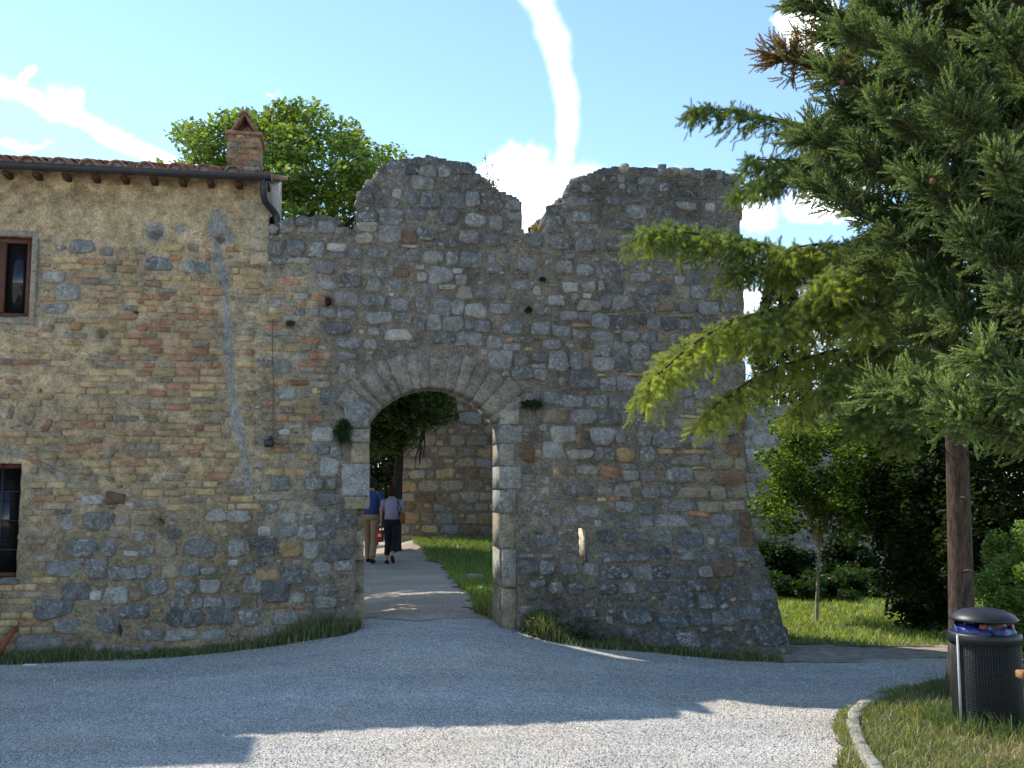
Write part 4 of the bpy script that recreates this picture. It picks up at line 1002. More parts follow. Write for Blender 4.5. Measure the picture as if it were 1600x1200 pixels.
# ================================================================== PLANTS
def rand_units(n): v = RNG.normal(0, 1, (n, 3)); return v / np.linalg.norm(v, axis=1)[:, None]
def leaf_quads(mb, P, size, cols, up=.6, aspect=.62, droop=0.):
    n = len(P); nrm = rand_units(n); nrm[:, 2] += up * np.sign(nrm[:, 2] + .3); nrm /= np.linalg.norm(nrm, axis=1)[:, None]
    d = rand_units(n); d[:, 2] -= droop; d -= nrm * (d * nrm).sum(1)[:, None]; d /= np.linalg.norm(d, axis=1)[:, None] + 1e-9; w = np.cross(nrm, d)
    L = (size[0] + (size[1] - size[0]) * RNG.random(n))[:, None]; fold = nrm * L * .1
    V = np.stack([P - d * L / 2, P + w * L * aspect / 2 + fold, P + d * L / 2, P - w * L * aspect / 2 + fold], 1).reshape(-1, 3)
    F = np.arange(n * 4).reshape(n, 4); mb.add(V, F, np.repeat(np.c_[cols, np.zeros(n)], 4, 0))
def leaf_cols(n, a, b, k=.25):
    t = RNG.random((n, 1)) ; c = np.array(a) * (1 - t) + np.array(b) * t; return np.clip(c * (1 + RNG.normal(0, k, (n, 1))), .004, .9)
def cluster_pts(centres, rad, per, hollow=.3):
    n = len(centres) * per; u = rand_units(n) * (hollow + (1 - hollow) * RNG.random((n, 1)) ** .6)
    return np.repeat(centres, per, 0) + u * np.asarray(rad)
def crown_centres(c, r, n, inner=.45, cut=None, lumpy=.22):
    u = rand_units(n * 3); k = inner + (1 - inner) * RNG.random((n * 3, 1)) ** .5
    lump_ = 1 + lumpy * (vnoise(u[:, 0] * 2.3 + 9, u[:, 1] * 2.3 + u[:, 2] * 2.1, 2) - .5)[:, None] * 2
    P = np.asarray(c) + u * k * lump_ * np.asarray(r)
    if cut is not None: P = P[cut(P)]
    return P[:n]
def tree(name, label, base, trunk_top, r0, crown_c, crown_r, ncl, cl_r, per, leaf, ca, cb, bark, mat=None, droop=0., group=None, cat='tree', up=.6, limbs=12, bent=.0, cut=None, aspect=.62, lumpy=.22):
    root = empty(name, base, label, cat, group); base = np.asarray(base, float); tt = np.asarray(trunk_top, float)
    mid = (base + tt) / 2 + np.array([bent, 0, 0]); tp_ = spline([base - np.array([0, 0, .1]), mid, tt], 14)
    m = MB(); rr = np.linspace(r0, r0 * .55, 14); rr[0] *= 1.35; rr[1] *= 1.12; tube(m, tp_ + RNG.normal(0, r0 * .06, tp_.shape), rr, 10, (*bark, 0)); m.build('trunk', M_BARK, root, smooth=True)
    C = crown_centres(crown_c, crown_r, ncl, cut=cut, lumpy=lumpy)
    for k in range(min(limbs, len(C))):
        e = C[k]; st = tt + (base - tt) * RNG.uniform(0, .25); mid = st * .5 + e * .5 + np.array([0, 0, .12 * np.linalg.norm(e - st)]) + RNG.normal(0, .05, 3) * np.linalg.norm(e - st)
        m = MB(); tube(m, spline([st, mid, e], 8), np.linspace(r0 * .45, r0 * .08, 8), 6, (*bark, 0)); m.build('limb', M_BARK, root, smooth=True)
    m = MB(); P = cluster_pts(C, cl_r, per); leaf_quads(m, P, leaf, leaf_cols(len(P), ca, cb), up, aspect, droop); m.build('crown', mat or M_LEAF, root)
    return root
def gp(x, y): return np.array([x, y, float(zg(x, y))])
# broad tree behind the house
bx = at(440, 400, 22.)[0]
tree('broadleaf_tree', 'light green broad crowned tree rising behind the house chimney', gp(bx, 22.), (bx, 22., 4.4), .24, (bx + .2, 22., 6.25), (3.55, 3.1, 3.7), 560, (.46, .46, .26), 150, (.09, .16),
     (.09, .155, .03), (.2, .275, .06), (.07, .055, .04), limbs=40, lumpy=.1)
# dark tree beyond the arch
tx = at(618, 760, 24.)[0]
tree('courtyard_tree', 'dark leafy tree overhanging the path beyond the arch', gp(tx, 24.), (tx + .1, 24., 3.0), .15, (tx - .3, 23.8, 4.1), (2.0, 1.9, 1.75), 150, (.36, .36, .26), 190, (.09, .15),
     (.03, .055, .012), (.075, .12, .02), (.04, .03, .022), limbs=14)
m = MB(); hb = at(656, 690, 25.5)
for k in range(9):
    e = at(656 + RNG.normal(0, 5), 700 + RNG.uniform(0, 30), 25.5); tube(m, spline([at(664 + RNG.normal(0, 3), 662, 25.8), hb + RNG.normal(0, .05, 3), e], 7), np.linspace(.03, .01, 7), 5, (.06, .04, .028, 0))
tag(m.build('dead_branch', M_BARK, origin=hb), 'dry brown broken branch hanging before the courtyard wall', 'branch')
# greenery left beyond the courtyard
bx = at(560, 780, 34.)[0]
tree('garden_shrub', 'tall blue green shrub far beyond the arch at left', gp(bx + .6, 34.), (bx + .6, 34., 1.2), .1, (bx + .6, 34., 3.4), (3.2, 1.6, 3.4), 330, (.4, .4, .35), 150, (.12, .2), (.04, .075, .05), (.07, .11, .06), (.05, .04, .03), cat='shrub', limbs=5)
bx = at(588, 780, 29.)[0]
tree('garden_shrub', 'dark blue green shrub beyond the two walkers', gp(bx, 29.), (bx, 29., 1.2), .08, (bx - .2, 29., 2.9), (1.3, 1.0, 2.2), 130, (.3, .3, .25), 150, (.1, .17), (.03, .055, .035), (.06, .09, .05), (.05, .04, .03), cat='shrub', limbs=5)
# trees in the courtyard, hidden left of the arch, whose shade dapples the path
tree('shade_tree', 'low tree close behind the house shading the gateway', gp(-4.1, 13.7), (-4.1, 13.7, 2.6), .14, (-3.9, 13.6, 3.7), (1.6, 2.0, .8), 120, (.4, .4, .26), 150, (.1, .17), (.05, .09, .018), (.1, .15, .03), (.06, .05, .04), limbs=10)
tree('shade_tree', 'tree beside the courtyard path just left of the arch', gp(-5.2, 18.6), (-5.2, 18.6, 3.2), .2, (-5.0, 18.8, 4.2), (2.2, 2.6, 1.2), 110, (.5, .5, .3), 150, (.12, .2), (.05, .09, .018), (.1, .15, .03), (.06, .05, .04), limbs=12)
tree('shade_tree', 'larger tree behind the house roof shading the courtyard path', gp(-6.6, 24.), (-6.6, 24., 3.2), .2, (-6.0, 24., 4.6), (2.4, 2.6, 1.3), 110, (.5, .5, .3), 150, (.12, .2), (.05, .09, .018), (.1, .15, .03), (.06, .05, .04), limbs=12)

# young tree on the right lawn
b = on_ground(1275, 975); tY = b[1]
cc = at(1300, 740, tY)
young = tree('young_tree', 'young tree with slim pale trunk and round dark crown on the lawn', b, at(1281, 830, tY), .024, cc, (1.0, .85, .8), 120, (.2, .2, .15), 140, (.045, .08),
     (.03, .06, .014), (.18, .27, .045), (.4, .33, .25), M_LEAFG, limbs=16, lumpy=.55)
# staked sapling further back
b2 = on_ground(1398, 962); s2 = empty('staked_sapling', b2, 'staked sapling held by three thin poles before the boundary wall', 'tree')
for k, (x0, x1) in enumerate(((1393, 1398), (1382, 1397), (1418, 1399))):
    m = MB(); tube(m, [on_ground(x0, 965 - k * 4) - np.array([0, 0, .05]), at(x1, 850, b2[1])], .018, 7, (.2, .17, .13, 0)); m.build('stake' if k else 'trunk', M_BARK, s2)
m = MB(); C = crown_centres(at(1405, 760, b2[1]), (.85, .8, .95), 90); P = cluster_pts(C, (.2, .2, .16), 120); leaf_quads(m, P, (.05, .085), leaf_cols(len(P), (.016, .032, .009), (.04, .07, .014))); m.build('crown', M_LEAFG, s2)
# dark evergreens and shrubs
def bush(name, label, px, py_base, Y, hw, top_py, ncl, clr, per, leaf, ca, cb, cat='shrub', mat=None, group=None, depth=None):
    c0 = at(px, py_base, Y); x = c0[0]; zt = at(px, top_py, Y)[2]; z0 = float(zg(x, Y)); hw_m = hw / 1600. * Y; h = zt - z0
    return tree(name, label, (x, Y, z0), (x, Y, z0 + h * .35), .05, (x, Y, z0 + h * .5), (hw_m, depth or hw_m, h * .5), ncl, clr, per, leaf, ca, cb, (.05, .04, .03), mat or M_LEAFG, cat=cat, limbs=6, group=group)
DK = ((.012, .024, .008), (.03, .052, .012))
bush('evergreen_tree', 'tall dark evergreen tree standing behind the conifer trunk', 1455, 990, 11.6, 75, 560, 170, (.22, .22, .2), 150, (.05, .085), *DK, cat='tree', depth=.8)
bush('evergreen_tree', 'dark evergreen tree at the far right behind the bin', 1610, 1010, 10.4, 105, 520, 190, (.24, .24, .2), 130, (.05, .09), *DK, cat='tree', depth=.9)
bush('laurel_shrub', 'dark rounded shrub beside the tower foot against the boundary wall', 1222, 955, 16.2, 42, 845, 50, (.16, .16, .15), 140, (.06, .1), *DK)
bush('laurel_shrub', 'dark clipped shrub right of the young tree trunk', 1325, 950, 16.4, 42, 850, 50, (.16, .16, .15), 140, (.06, .1), *DK)
bush('hedge_shrub', 'low dark green hedge along the boundary wall foot', 1290, 965, 15.4, 120, 895, 90, (.16, .16, .12), 140, (.05, .09), (.02, .045, .012), (.04, .075, .018))
bush('sunlit_bush', 'bright green sunlit bush behind the litter bin', 1612, 1010, 8.7, 80, 812, 170, (.1, .1, .09), 200, (.022, .04), (.12, .2, .03), (.24, .32, .06), mat=M_LEAF)  # leaf colours raised to stand in for sunlight
bush('background_tree', 'mid green tree behind the boundary wall', 1350, 800, 23., 130, 520, 130, (.5, .5, .4), 130, (.1, .17), (.03, .055, .012), (.06, .1, .02), cat='tree', mat=M_LEAF)
bush('background_tree', 'dark round tree behind the boundary wall at far right', 1560, 800, 24., 150, 430, 130, (.5, .5, .4), 130, (.1, .17), (.025, .045, .012), (.05, .085, .02), cat='tree', mat=M_LEAF)
# narrow cypress behind the tower corner
x = at(1222, 600, 21.)[0]; zt = at(1225, 395, 21.)[2]; cy = empty('cypress_tree', (x, 21., 0), 'narrow dark cypress spire behind the tower corner', 'tree')
m = MB(); tube(m, [(x, 21, -.1), (x, 21, zt - .4)], [.14, .02], 8, (.05, .04, .03, 0)); m.build('trunk', M_BARK, cy)
hgt = RNG.random(9000) ** .8; rad = .62 * np.sin(np.clip(hgt * 1.02, 0, 1) * math.pi) ** .6 * (.55 + .45 * RNG.random(9000) ** .5); th = RNG.uniform(0, 6.28, 9000)
m = MB(); leaf_quads(m, np.stack([x + rad * np.cos(th), 21 + rad * np.sin(th), .5 + hgt * (zt - .5)], 1), (.1, .2), leaf_cols(9000, (.012, .026, .011), (.028, .048, .016)), 0, .35); m.build('crown', M_NEEDLE, cy)

# ---- conifers near the camera
def frame_of(d):
    d = unit(d); a = np.array([0, 0, 1.]) if abs(d[2]) < .92 else np.array([1., 0, 0]); x = unit(np.cross(d, a)); return x, np.cross(x, d)
def shoot_template(L, n, nl, nw, ang, taper=.6):
    """one needle brush along +X"""
    t = np.linspace(0.03, 1, n); ph = np.arange(n) * 2.4; V = []; 
    for k in range(n):
        b = np.array([t[k] * L, 0, 0]); rad = np.array([0, math.cos(ph[k]), math.sin(ph[k])]); l = nl * (1 - (1 - taper) * t[k] ** 3)
        tip = b + np.array([math.cos(ang), 0, 0]) * l + rad * math.sin(ang) * l; side = unit(np.cross(rad, [1, 0, 0])) * nw / 2
        V += [b + side, b - side, tip]
    return np.array(V).reshape(n, 3, 3)
def place_shoots(mb, T, pos, dirs, scale, cols):
    n = len(pos); d = dirs / np.linalg.norm(dirs, axis=1)[:, None]; a = rand_units(n); x = np.cross(d, a); x /= np.linalg.norm(x, axis=1)[:, None]; y = np.cross(d, x)
    M = np.stack([d, x, y], 1) * scale[:, None, None]; V = np.einsum('kvi,nij->nkvj', T, M) + pos[:, None, None, :]; k = len(T)
    tip = np.ones((k, 3, 1)); tip[:, 2] = 1.25; tip[:, :2] = .85
    C = cols[:, None, None, :] * tip[None]; C = np.concatenate([C, np.zeros(C.shape[:-1] + (1,))], -1)
    mb.add(V.reshape(-1, 3), np.arange(n * k * 3).reshape(-1, 3), C.reshape(-1, 4))
FIR = shoot_template(1., 30, .34, .085, R(55), .85); CYP = shoot_template(1., 22, .24, .11, R(36))
# fir: its trunk is the one that stands by the bin
fb = on_ground(1507, 1092); fx, fy = fb[0], fb[1]
fir = empty('fir_tree', fb, 'tall fir with bare brown trunk and drooping yellow green boughs', 'tree')
m = MB(); tz = np.linspace(-.1, 9, 40); rr = .102 * (1 - tz / 11.); rr[:3] *= (1.5, 1.25, 1.08)
tp_ = np.stack([fx + .02 * np.sin(tz * .9) - .0 * tz, fy + .015 * np.cos(tz * 1.3), fb[2] + tz], 1); tube(m, tp_, rr, 14, (.105, .07, .05, 0)); m.build('trunk', M_BARK, fir, smooth=True)
for k in range(16):
    z = RNG.uniform(.5, 2.6); a = RNG.uniform(0, 6.28); l = RNG.uniform(.04, .22); p0 = np.array([fx, fy, fb[2] + z]); d = np.array([math.cos(a), math.sin(a), RNG.uniform(-.3, .3)]); m = MB(); tube(m, [p0 + d * .07, p0 + d * (.09 + l * .5), p0 + d * (.09 + l) + np.array([0, 0, -.02])], [.014, .008, .003], 5, (.09, .065, .05, 0)); m.build('dead_twig', M_BARK, fir)
def trunk_at(z): return np.array([fx, fy, z])
boughs = []            # (points, spread, length of the side twigs, colour mix)
def bough(tip, zs, sag, spread, mixv, steps=14, st=None):
    st = trunk_at(zs) if st is None else st; e = np.asarray(tip); L = np.linalg.norm(e - st)
    boughs.append((spline([st, st * .6 + e * .4 + np.array([0, 0, sag * L]), st * .22 + e * .78 + np.array([0, 0, sag * .8 * L]), e], max(steps, int(L / .05))), spread, mixv))
Zp = lambda y, Y=7.7: at(1507, y, Y)[2]
bough(at(1008, 358, 6.9), Zp(455), .03, .42, .35); bough(at(1045, 352, 7.3), Zp(470), .03, .3, .3)
bough(at(1012, 600, 6.5), Zp(520), .13, .5, .85); bough(at(1035, 560, 6.9), Zp(500), .1, .42, .8); bough(at(1110, 640, 6.6), Zp(560), .09, .45, .8)
bough(at(1082, 168, 7.5), Zp(250), .04, .34, .15); bough(at(1170, 250, 7.6), Zp(300), .05, .34, .15); bough(at(1150, 420, 7.2), Zp(430), .05, .4, .4)
bough(at(1230, 390, 7.0), Zp(420), .06, .45, .55); bough(at(1200, 520, 6.8), Zp(500), .08, .45, .7); bough(at(1290, 600, 6.7), Zp(560), .08, .4, .55)
bough(at(1290, 430, 6.6), Zp(430), .08, .5, .6); bough(at(1350, 500, 6.5), Zp(480), .08, .45, .5); bough(at(1340, 660, 6.8), Zp(590), .1, .32, .35); bough(at(1400, 690, 6.9), Zp(600), .1, .3, .3)
bough(at(1330, 380, 6.9), Zp(380), .06, .4, .5); bough(at(1240, 640, 7.1), Zp(580), .08, .35, .5)
for k in range(26):     # the rest of the crown, mostly above and behind
    a = RNG.uniform(0, 6.28); z = RNG.uniform(3.4, 8.6); l = 1.9 * (1 - (z - 2) / 9.) + .3
    bough(trunk_at(z) + np.array([math.cos(a) * l, math.sin(a) * l, -.25 * l]), z, .05, .34, .2)
mw = MB(); mn = MB()
for pts, spread, mixv in boughs:
    mw = MB(); mn = MB(); k = len(pts); tube(mw, pts, np.linspace(.022, .005, k), 6, (.11, .075, .05, 0)); pos = []; dr = []; hv = []
    for i in range(2, k):
        t = i / (k - 1); T_ = unit(pts[i] - pts[i - 1]); sx = unit(np.cross(T_, [0, 0, 1.])); ln = spread * (1.05 - .62 * t) * min(1, .35 + t * 2)
        for sgn in (-1, 1, 0, RNG.choice([-1, 1])):
            d = unit(T_ * .55 + sx * sgn * RNG.uniform(.5, .95) + np.array([0, 0, RNG.uniform(-.75, -.05) if sgn else -.9])); l = ln * RNG.uniform(.55, 1.15) * (1 if sgn else .7); nn = max(3, int(l / .030))
            for q in range(nn):
                f = (q + .5) / nn; p = pts[i] + d * l * f + np.array([0, 0, -.35 * l * f * f]); dd = d + np.array([0, 0, -.4 * f]) + RNG.normal(0, .62, 3); pos.append(p); dr.append(dd); hv.append(f * .6 + .4 * t)
    pos.append(pts[-1]); dr.append(pts[-1] - pts[-2]); hv.append(1)
    pos = np.array(pos); dr = np.array(dr); hv = np.array(hv)[:, None]
    g = np.clip(mixv * .75 + .3 * (hv - .5) + RNG.normal(0, .14, (len(pos), 1)), 0, 1); c = np.array([.06, .115, .045]) * (1 - g) + np.array([.38, .42, .10]) * g
    place_shoots(mn, FIR, pos, dr, RNG.uniform(.055, .095, len(pos)), c)
    mn.build('needles', M_NEEDLE, mw.build('bough', M_BARK, fir, smooth=True))
# cypress: stands nearer, just outside the picture on the right
kx, ky = 3.75, 6.0; cyp = empty('conifer_tree', (kx, ky, 0), 'large dark blue green cypress filling the upper right corner', 'tree')
m = MB(); tz = np.linspace(-.1, 8.5, 30); tube(m, np.stack([kx + 0 * tz, ky + 0 * tz, tz], 1), .13 * (1 - tz / 10.5), 12, (.14, .09, .06, 0)); m.build('trunk', M_BARK, cyp, smooth=True)
targets = [(1255, 10, 6.4), (1330, -60, 6.2), (1222, 92, 6.5), (1300, 120, 6.1), (1262, 215, 6.3), (1285, 300, 6.3), (1335, 60, 5.8), (1330, 330, 6.1), (1380, 180, 5.6), (1400, 380, 5.9), (1420, 80, 5.4), (1440, 290, 5.5),
           (1450, 440, 5.8), (1500, 500, 5.7), (1490, 180, 5.2), (1520, 380, 5.3), (1560, 60, 5.1), (1570, 270, 5.0), (1590, 470, 5.2), (1400, -80, 5.6), (1500, -100, 5.2), (1540, 560, 5.4), (1440, 610, 5.7), (1380, 620, 6.0), (1350, 250, 6.0), (1600, 620, 5.3), (1500, 650, 5.5), (1560, 650, 5.6),
           (1370, 10, 6.0), (1290, 60, 6.6), (1460, 0, 5.9), (1530, 140, 5.7), (1600, 360, 5.6), (1470, 350, 6.1), (1360, 420, 6.5), (1300, 250, 6.6), (1410, 250, 6.2), (1600, 180, 5.6), (1430, 520, 6.3), (1320, 180, 6.4)]
mw = MB(); mn = MB(); brown = MB(); cone_pts = []
limbs_ = []
for (x, y, Y) in targets:
    e = at(x, y, Y); limbs_.append((np.array([kx, ky, max(1.8, e[2] - .35 - .1 * abs(e[0] - kx))]), e, .3))
for k in range(34):
    a = RNG.uniform(-1.5, 1.9); z = RNG.uniform(2.6, 8.3); l = 1.5 * (1 - (z - 2) / 8.5) + .25; limbs_.append((np.array([kx, ky, z]), np.array([kx + math.cos(a) * l, ky + math.sin(a) * l, z + .35]), .12))
for li, (st, e, dens) in enumerate(limbs_):
    mw = MB(); mn = MB(); L = np.linalg.norm(e - st); pts = spline([st, (st + e) / 2 + np.array([0, 0, -.06 * L]), e], max(10, int(L / .07))); k = len(pts); tube(mw, pts, np.linspace(.03, .006, k), 6, (.1, .065, .045, 0))
    pos, dr = [], []
    for i in range(int(k * .22), k):
        t = i / (k - 1); T_ = unit(pts[i] - pts[i - 1])
        for q in range(6 if dens > .2 else 3):
            pd = unit(T_ * .75 + RNG.normal(0, .55, 3) + np.array([0, 0, .35])); pl = RNG.uniform(.13, .28) * (1.1 - .35 * t)
            for w in range(13):
                f = w / 12.; p = pts[i] + pd * pl * f; pos.append(p + RNG.normal(0, .006, 3)); sd = RNG.normal(0, .55, 3) * (1.05 - .6 * f); dr.append(pd + sd)
        if RNG.random() < .05: cone_pts.append(pts[i] + RNG.normal(0, .08, 3))
    pos = np.array(pos); dr = np.array(dr); n = len(pos); g = np.clip(RNG.normal(.35, .25, (n, 1)), 0, 1)
    c = np.array([.07, .115, .046]) * (1 - g) + np.array([.24, .285, .115]) * g
    if li in (21, 22, 23, 25, 26, 27): c = c * 1.35
    if li == 2: sel = pos[:, 0] < np.quantile(pos[:, 0], .45); c[sel & (RNG.random(n) < .75)] = np.array([.22, .12, .045])
    place_shoots(mn, CYP, pos, dr, RNG.uniform(.055, .105, n), c)
    mn.build('foliage', M_NEEDLE, mw.build('limb', M_BARK, cyp, smooth=True))
for p in cone_pts[:40]:
    m = lump(p, (.032, .032, .036), (.14, .07, .035, 0)); m.build('cone', M_VCOL, cyp, origin=p, smooth=True)

# ---- grass and weeds
def blades(mb, xy_, h0, h1, w, ca, cb, lean=.45, z=None, k=.25):
    n = len(xy_); zz = zg(xy_[:, 0], xy_[:, 1]) if z is None else z; b = np.c_[xy_, zz]; th = RNG.uniform(0, 6.28, n); h = (h0 + (h1 - h0) * RNG.random(n) ** 1.5)[:, None]
    sd = np.c_[np.cos(th), np.sin(th), 0 * th] * w / 2; a2 = RNG.uniform(0, 6.28, n); ln = np.c_[np.cos(a2), np.sin(a2), 0 * a2] * h * RNG.random((n, 1)) * lean; up = np.c_[0 * th, 0 * th, np.ones(n)] * h
    mid = b + up * .55 + ln * .35; tip = b + up * RNG.uniform(.8, 1, (n, 1)) + ln * 1.1
    V = np.stack([b - sd, b + sd, mid + sd * .7, mid - sd * .7, tip], 1).reshape(-1, 3); i = np.arange(n) * 5
    C = np.repeat(np.c_[leaf_cols(n, ca, cb, k), np.zeros(n)], 5, 0); n0 = mb.n
    mb.add(V, np.stack([i, i + 1, i + 2, i + 3], 1), C); mb.f.append(np.stack([i + 3, i + 2, i + 4], 1) + n0)
def scatter(poly, n, bounds=None, dens=None):
    P = np.array(poly); x0, y0 = P.min(0); x1, y1 = P.max(0)
    if bounds: x0, x1, y0, y1 = max(x0, bounds[0]), min(x1, bounds[1]), max(y0, bounds[2]), min(y1, bounds[3])
    x = RNG.uniform(x0, x1, n); y = RNG.uniform(y0, y1, n); k = inpoly(x + .18 * (vnoise(x * 2.3, y * 2.3, 3) - .5), y + .18 * (vnoise(x * 2.3 + 40, y * 2.3, 3) - .5), poly)
    if dens: k &= RNG.random(n) < dens(x, y)
    return np.c_[x, y][k]
GA, GB = (.1, .17, .03), (.2, .26, .055)
m = MB(); p = scatter(lawn_right, 52000, (2.2, 7.2, 9.5, 17.5)); blades(m, p, .025, .085, .012, (.17, .25, .045), (.34, .4, .1), 1.0, zg(p[:, 0], p[:, 1]) + .012)
tag(m.build('lawn_grass', M_GRASS, kind='stuff'), 'sunlit mown grass around the young tree', 'grass')
p = scatter(lawn_front, 60000, (1.6, 5., 3.6, 8.4), lambda x, y: .1 + .9 * S((vnoise(x * 1.7, y * 1.7, 3) - .42) * 5))
m = MB(); blades(m, p, .03, .1, .006, (.09, .14, .035), (.22, .25, .08), .8, zg(p[:, 0], p[:, 1]) + .01)
p2 = scatter(lawn_front, 26000, (1.6, 5., 3.6, 8.4)); blades(m, p2, .03, .09, .006, (.34, .3, .16), (.46, .39, .22), 1.4, zg(p2[:, 0], p2[:, 1]) + .01)
bc = on_ground(1545, 1138)
a_ = RNG.uniform(0, 6.28, 1500); r_ = RNG.uniform(.2, .42, 1500); p3 = np.c_[bc[0] + r_ * np.cos(a_), bc[1] + r_ * np.sin(a_)]; blades(m, p3, .06, .2, .008, (.06, .12, .025), (.16, .2, .06), .6)
a_ = RNG.uniform(0, 6.28, 900); r_ = RNG.uniform(.08, .3, 900); p3 = np.c_[fx + r_ * np.cos(a_), fy + r_ * np.sin(a_)]; blades(m, p3, .06, .2, .008, (.06, .12, .025), (.16, .2, .06), .6)
tag(m.build('verge_grass', M_GRASS, kind='stuff'), 'short patchy grass of the verge around the litter bin', 'grass')
p = scatter(lawn_court, 45000, (-3.4, 1.2, 11.6, 26.7)); m = MB(); blades(m, p, .04, .13, .014, GA, GB, .7, zg(p[:, 0], p[:, 1]) + .02)
tag(m.build('courtyard_grass', M_GRASS, kind='stuff'), 'green grass beside the path inside the courtyard', 'grass')
def base_weeds(name, label, pts, n, hfun, width=.16, ca=(.06, .1, .028), cb=(.24, .24, .1)):
    G_ = np.array([on_ground(*q)[:2] for q in pts]); sg = np.linalg.norm(np.diff(G_, axis=0), axis=1); cu = np.r_[0, np.cumsum(sg)]; q = RNG.uniform(0, cu[-1], n); i = np.clip(np.searchsorted(cu, q, 'right') - 1, 0, len(sg) - 1)
    f = ((q - cu[i]) / sg[i])[:, None]; P = G_[i] * (1 - f) + G_[i + 1] * f; P[:, 1] += RNG.uniform(-.03, 1, n) ** 1 * width + RNG.normal(0, .02, n); pxs = np.interp(q, cu, [a[0] for a in pts])
    dens = RNG.random(n) < .25 + .75 * S((vnoise(P[:, 0] * 3, P[:, 1] * 3, 2) - .35) * 5); P = P[dens]; pxs = pxs[dens]; m = MB(); hh = 1.15 * hfun(pxs) * (.35 + 1.3 * vnoise(P[:, 0] * 5 + 7, P[:, 1] * 5, 2))
    for lo in np.unique(np.round(hh, 2)):
        s_ = np.round(hh, 2) == lo; blades(m, P[s_], lo * .3, lo, .009, ca, cb, .6)
    return tag(m.build(name, M_GRASS, kind='stuff'), label, 'weeds')
hump = lambda x, c, w, h: h * np.exp(-((x - c) / w) ** 2)
base_weeds('weeds', 'grassy weeds along the foot of the house', [(-60, 1042), (30, 1038), (120, 1034), (220, 1030), (320, 1023), (400, 1014), (470, 1003), (530, 993), (560, 985)], 15000, lambda x: .1 + hump(x, 480, 50, .14) + hump(x, 110, 30, .1) + hump(x, 555, 20, .08), .22)
base_weeds('weeds', 'grassy weeds along the foot of the battered tower', [(812, 985), (850, 1000), (910, 1012), (990, 1018), (1080, 1026), (1160, 1033), (1225, 1036)], 12500, lambda x: .09 + hump(x, 850, 35, .16) + hump(x, 960, 30, .06), .26)
base_weeds('weeds', 'weeds growing at the right foot of the arch', [(742, 958), (768, 968), (800, 978)], 700, lambda x: .12 + 0 * x + hump(x, 755, 12, .06), .12)
def tuft(name, label, fr, px, py, n, l, spread, ca, cb, d=.02, up=.2, w=.009, cat='plant'):
    s0, z0 = fr.sz(px, py); o = fr.w(s0, d, z0); m = MB(); N_ = n; dirs = rand_units(N_); dirs += np.array([fr.n[0], fr.n[1], up]) * .9; dirs /= np.linalg.norm(dirs, axis=1)[:, None]
    st = o + rand_units(N_) * np.array(spread); L = l * RNG.uniform(.5, 1.1, (N_, 1)); side = np.cross(dirs, rand_units(N_)); side /= np.linalg.norm(side, axis=1)[:, None]; md = st + dirs * L * .55; tp2 = st + dirs * L * .85 + np.array([0, 0, -1]) * L * .35
    V = np.stack([st - side * w / 2, st + side * w / 2, md + side * w / 2, md - side * w / 2, tp2], 1).reshape(-1, 3); i = np.arange(N_) * 5; C = np.repeat(np.c_[leaf_cols(N_, ca, cb), np.zeros(N_)], 5, 0)
    m.add(V, np.stack([i, i + 1, i + 2, i + 3], 1), C); m.f.append(np.stack([i + 3, i + 2, i + 4], 1)); return tag(m.build(name, M_GRASS, origin=o), label, cat)
DG = ((.02, .05, .012), (.05, .09, .02))
tuft('wall_plant', 'green plant hanging from the left jamb of the arch', GF, 536, 672, 420, .12, (.05, .02, .09), *DG, up=-.4)
tuft('wall_plant', 'green tuft growing right of the arch springing', GF, 830, 632, 320, .09, (.09, .02, .025), *DG)
tuft('wall_plant', 'small moss tuft between stones above the arch at right', GF, 825, 485, 200, .05, (.03, .01, .02), *DG)
tuft('wall_plant', 'tiny moss tuft upper right of the arch', GF, 847, 437, 120, .04, (.03, .01, .012), *DG)
tuft('dry_plant', 'dry brown tuft on the wall beside the yellow bricks', GF, 514, 472, 160, .05, (.02, .01, .035), (.09, .05, .025), (.16, .09, .04))
tuft('dry_plant', 'grey dry tuft low in the yellow bricks', GF, 454, 506, 160, .05, (.03, .01, .02), (.1, .09, .06), (.16, .14, .09))
tuft('dry_plant', 'dry yellow grass in the gap of the crenellation', GF, 840, 352, 160, .14, (.05, .12, .03), (.2, .19, .07), (.34, .29, .12), d=-.3, up=1.6, w=.006)
for k, (x, y0, y1) in enumerate(((764, 288, 228), (775, 292, 240), (758, 284, 258))):
    s0, z0 = GF.sz(x, y0); _, z1 = GF.sz(x, y1); o = GF.w(s0, -.35, z0); root = empty('flower_stalk', o, ['tallest pink flower stalk on the broken wall top', 'right hand pink flower stalk on the broken wall top', 'shortest leafy flower stalk on the broken wall top'][k], 'flower', 'flower stalks on the wall top')
    m = MB(); tube(m, spline([o, o + np.array([.02, 0, (z1 - z0) * .5]), o + np.array([0, 0, z1 - z0 + .02])], 8), np.linspace(.006, .003, 8), 5, (.07, .08, .03, 0)); m.build('stem', M_VCOL, root)
    m = MB(); P = o + np.array([0, 0, 1]) * (z1 - z0) * RNG.uniform(.35, 1, (40, 1)) + RNG.normal(0, .015, (40, 3)); leaf_quads(m, P, (.015, .03), leaf_cols(40, (.3, .12, .16), (.4, .2, .24))); m.build('flowers', M_LEAF, root)
    m = MB(); P = o + np.array([0, 0, 1]) * (z1 - z0) * RNG.uniform(0, .4, (60, 1)) + RNG.normal(0, .035, (60, 3)); leaf_quads(m, P, (.03, .06), leaf_cols(60, (.1, .13, .05), (.2, .22, .1))); m.build('leaves', M_LEAF, root)
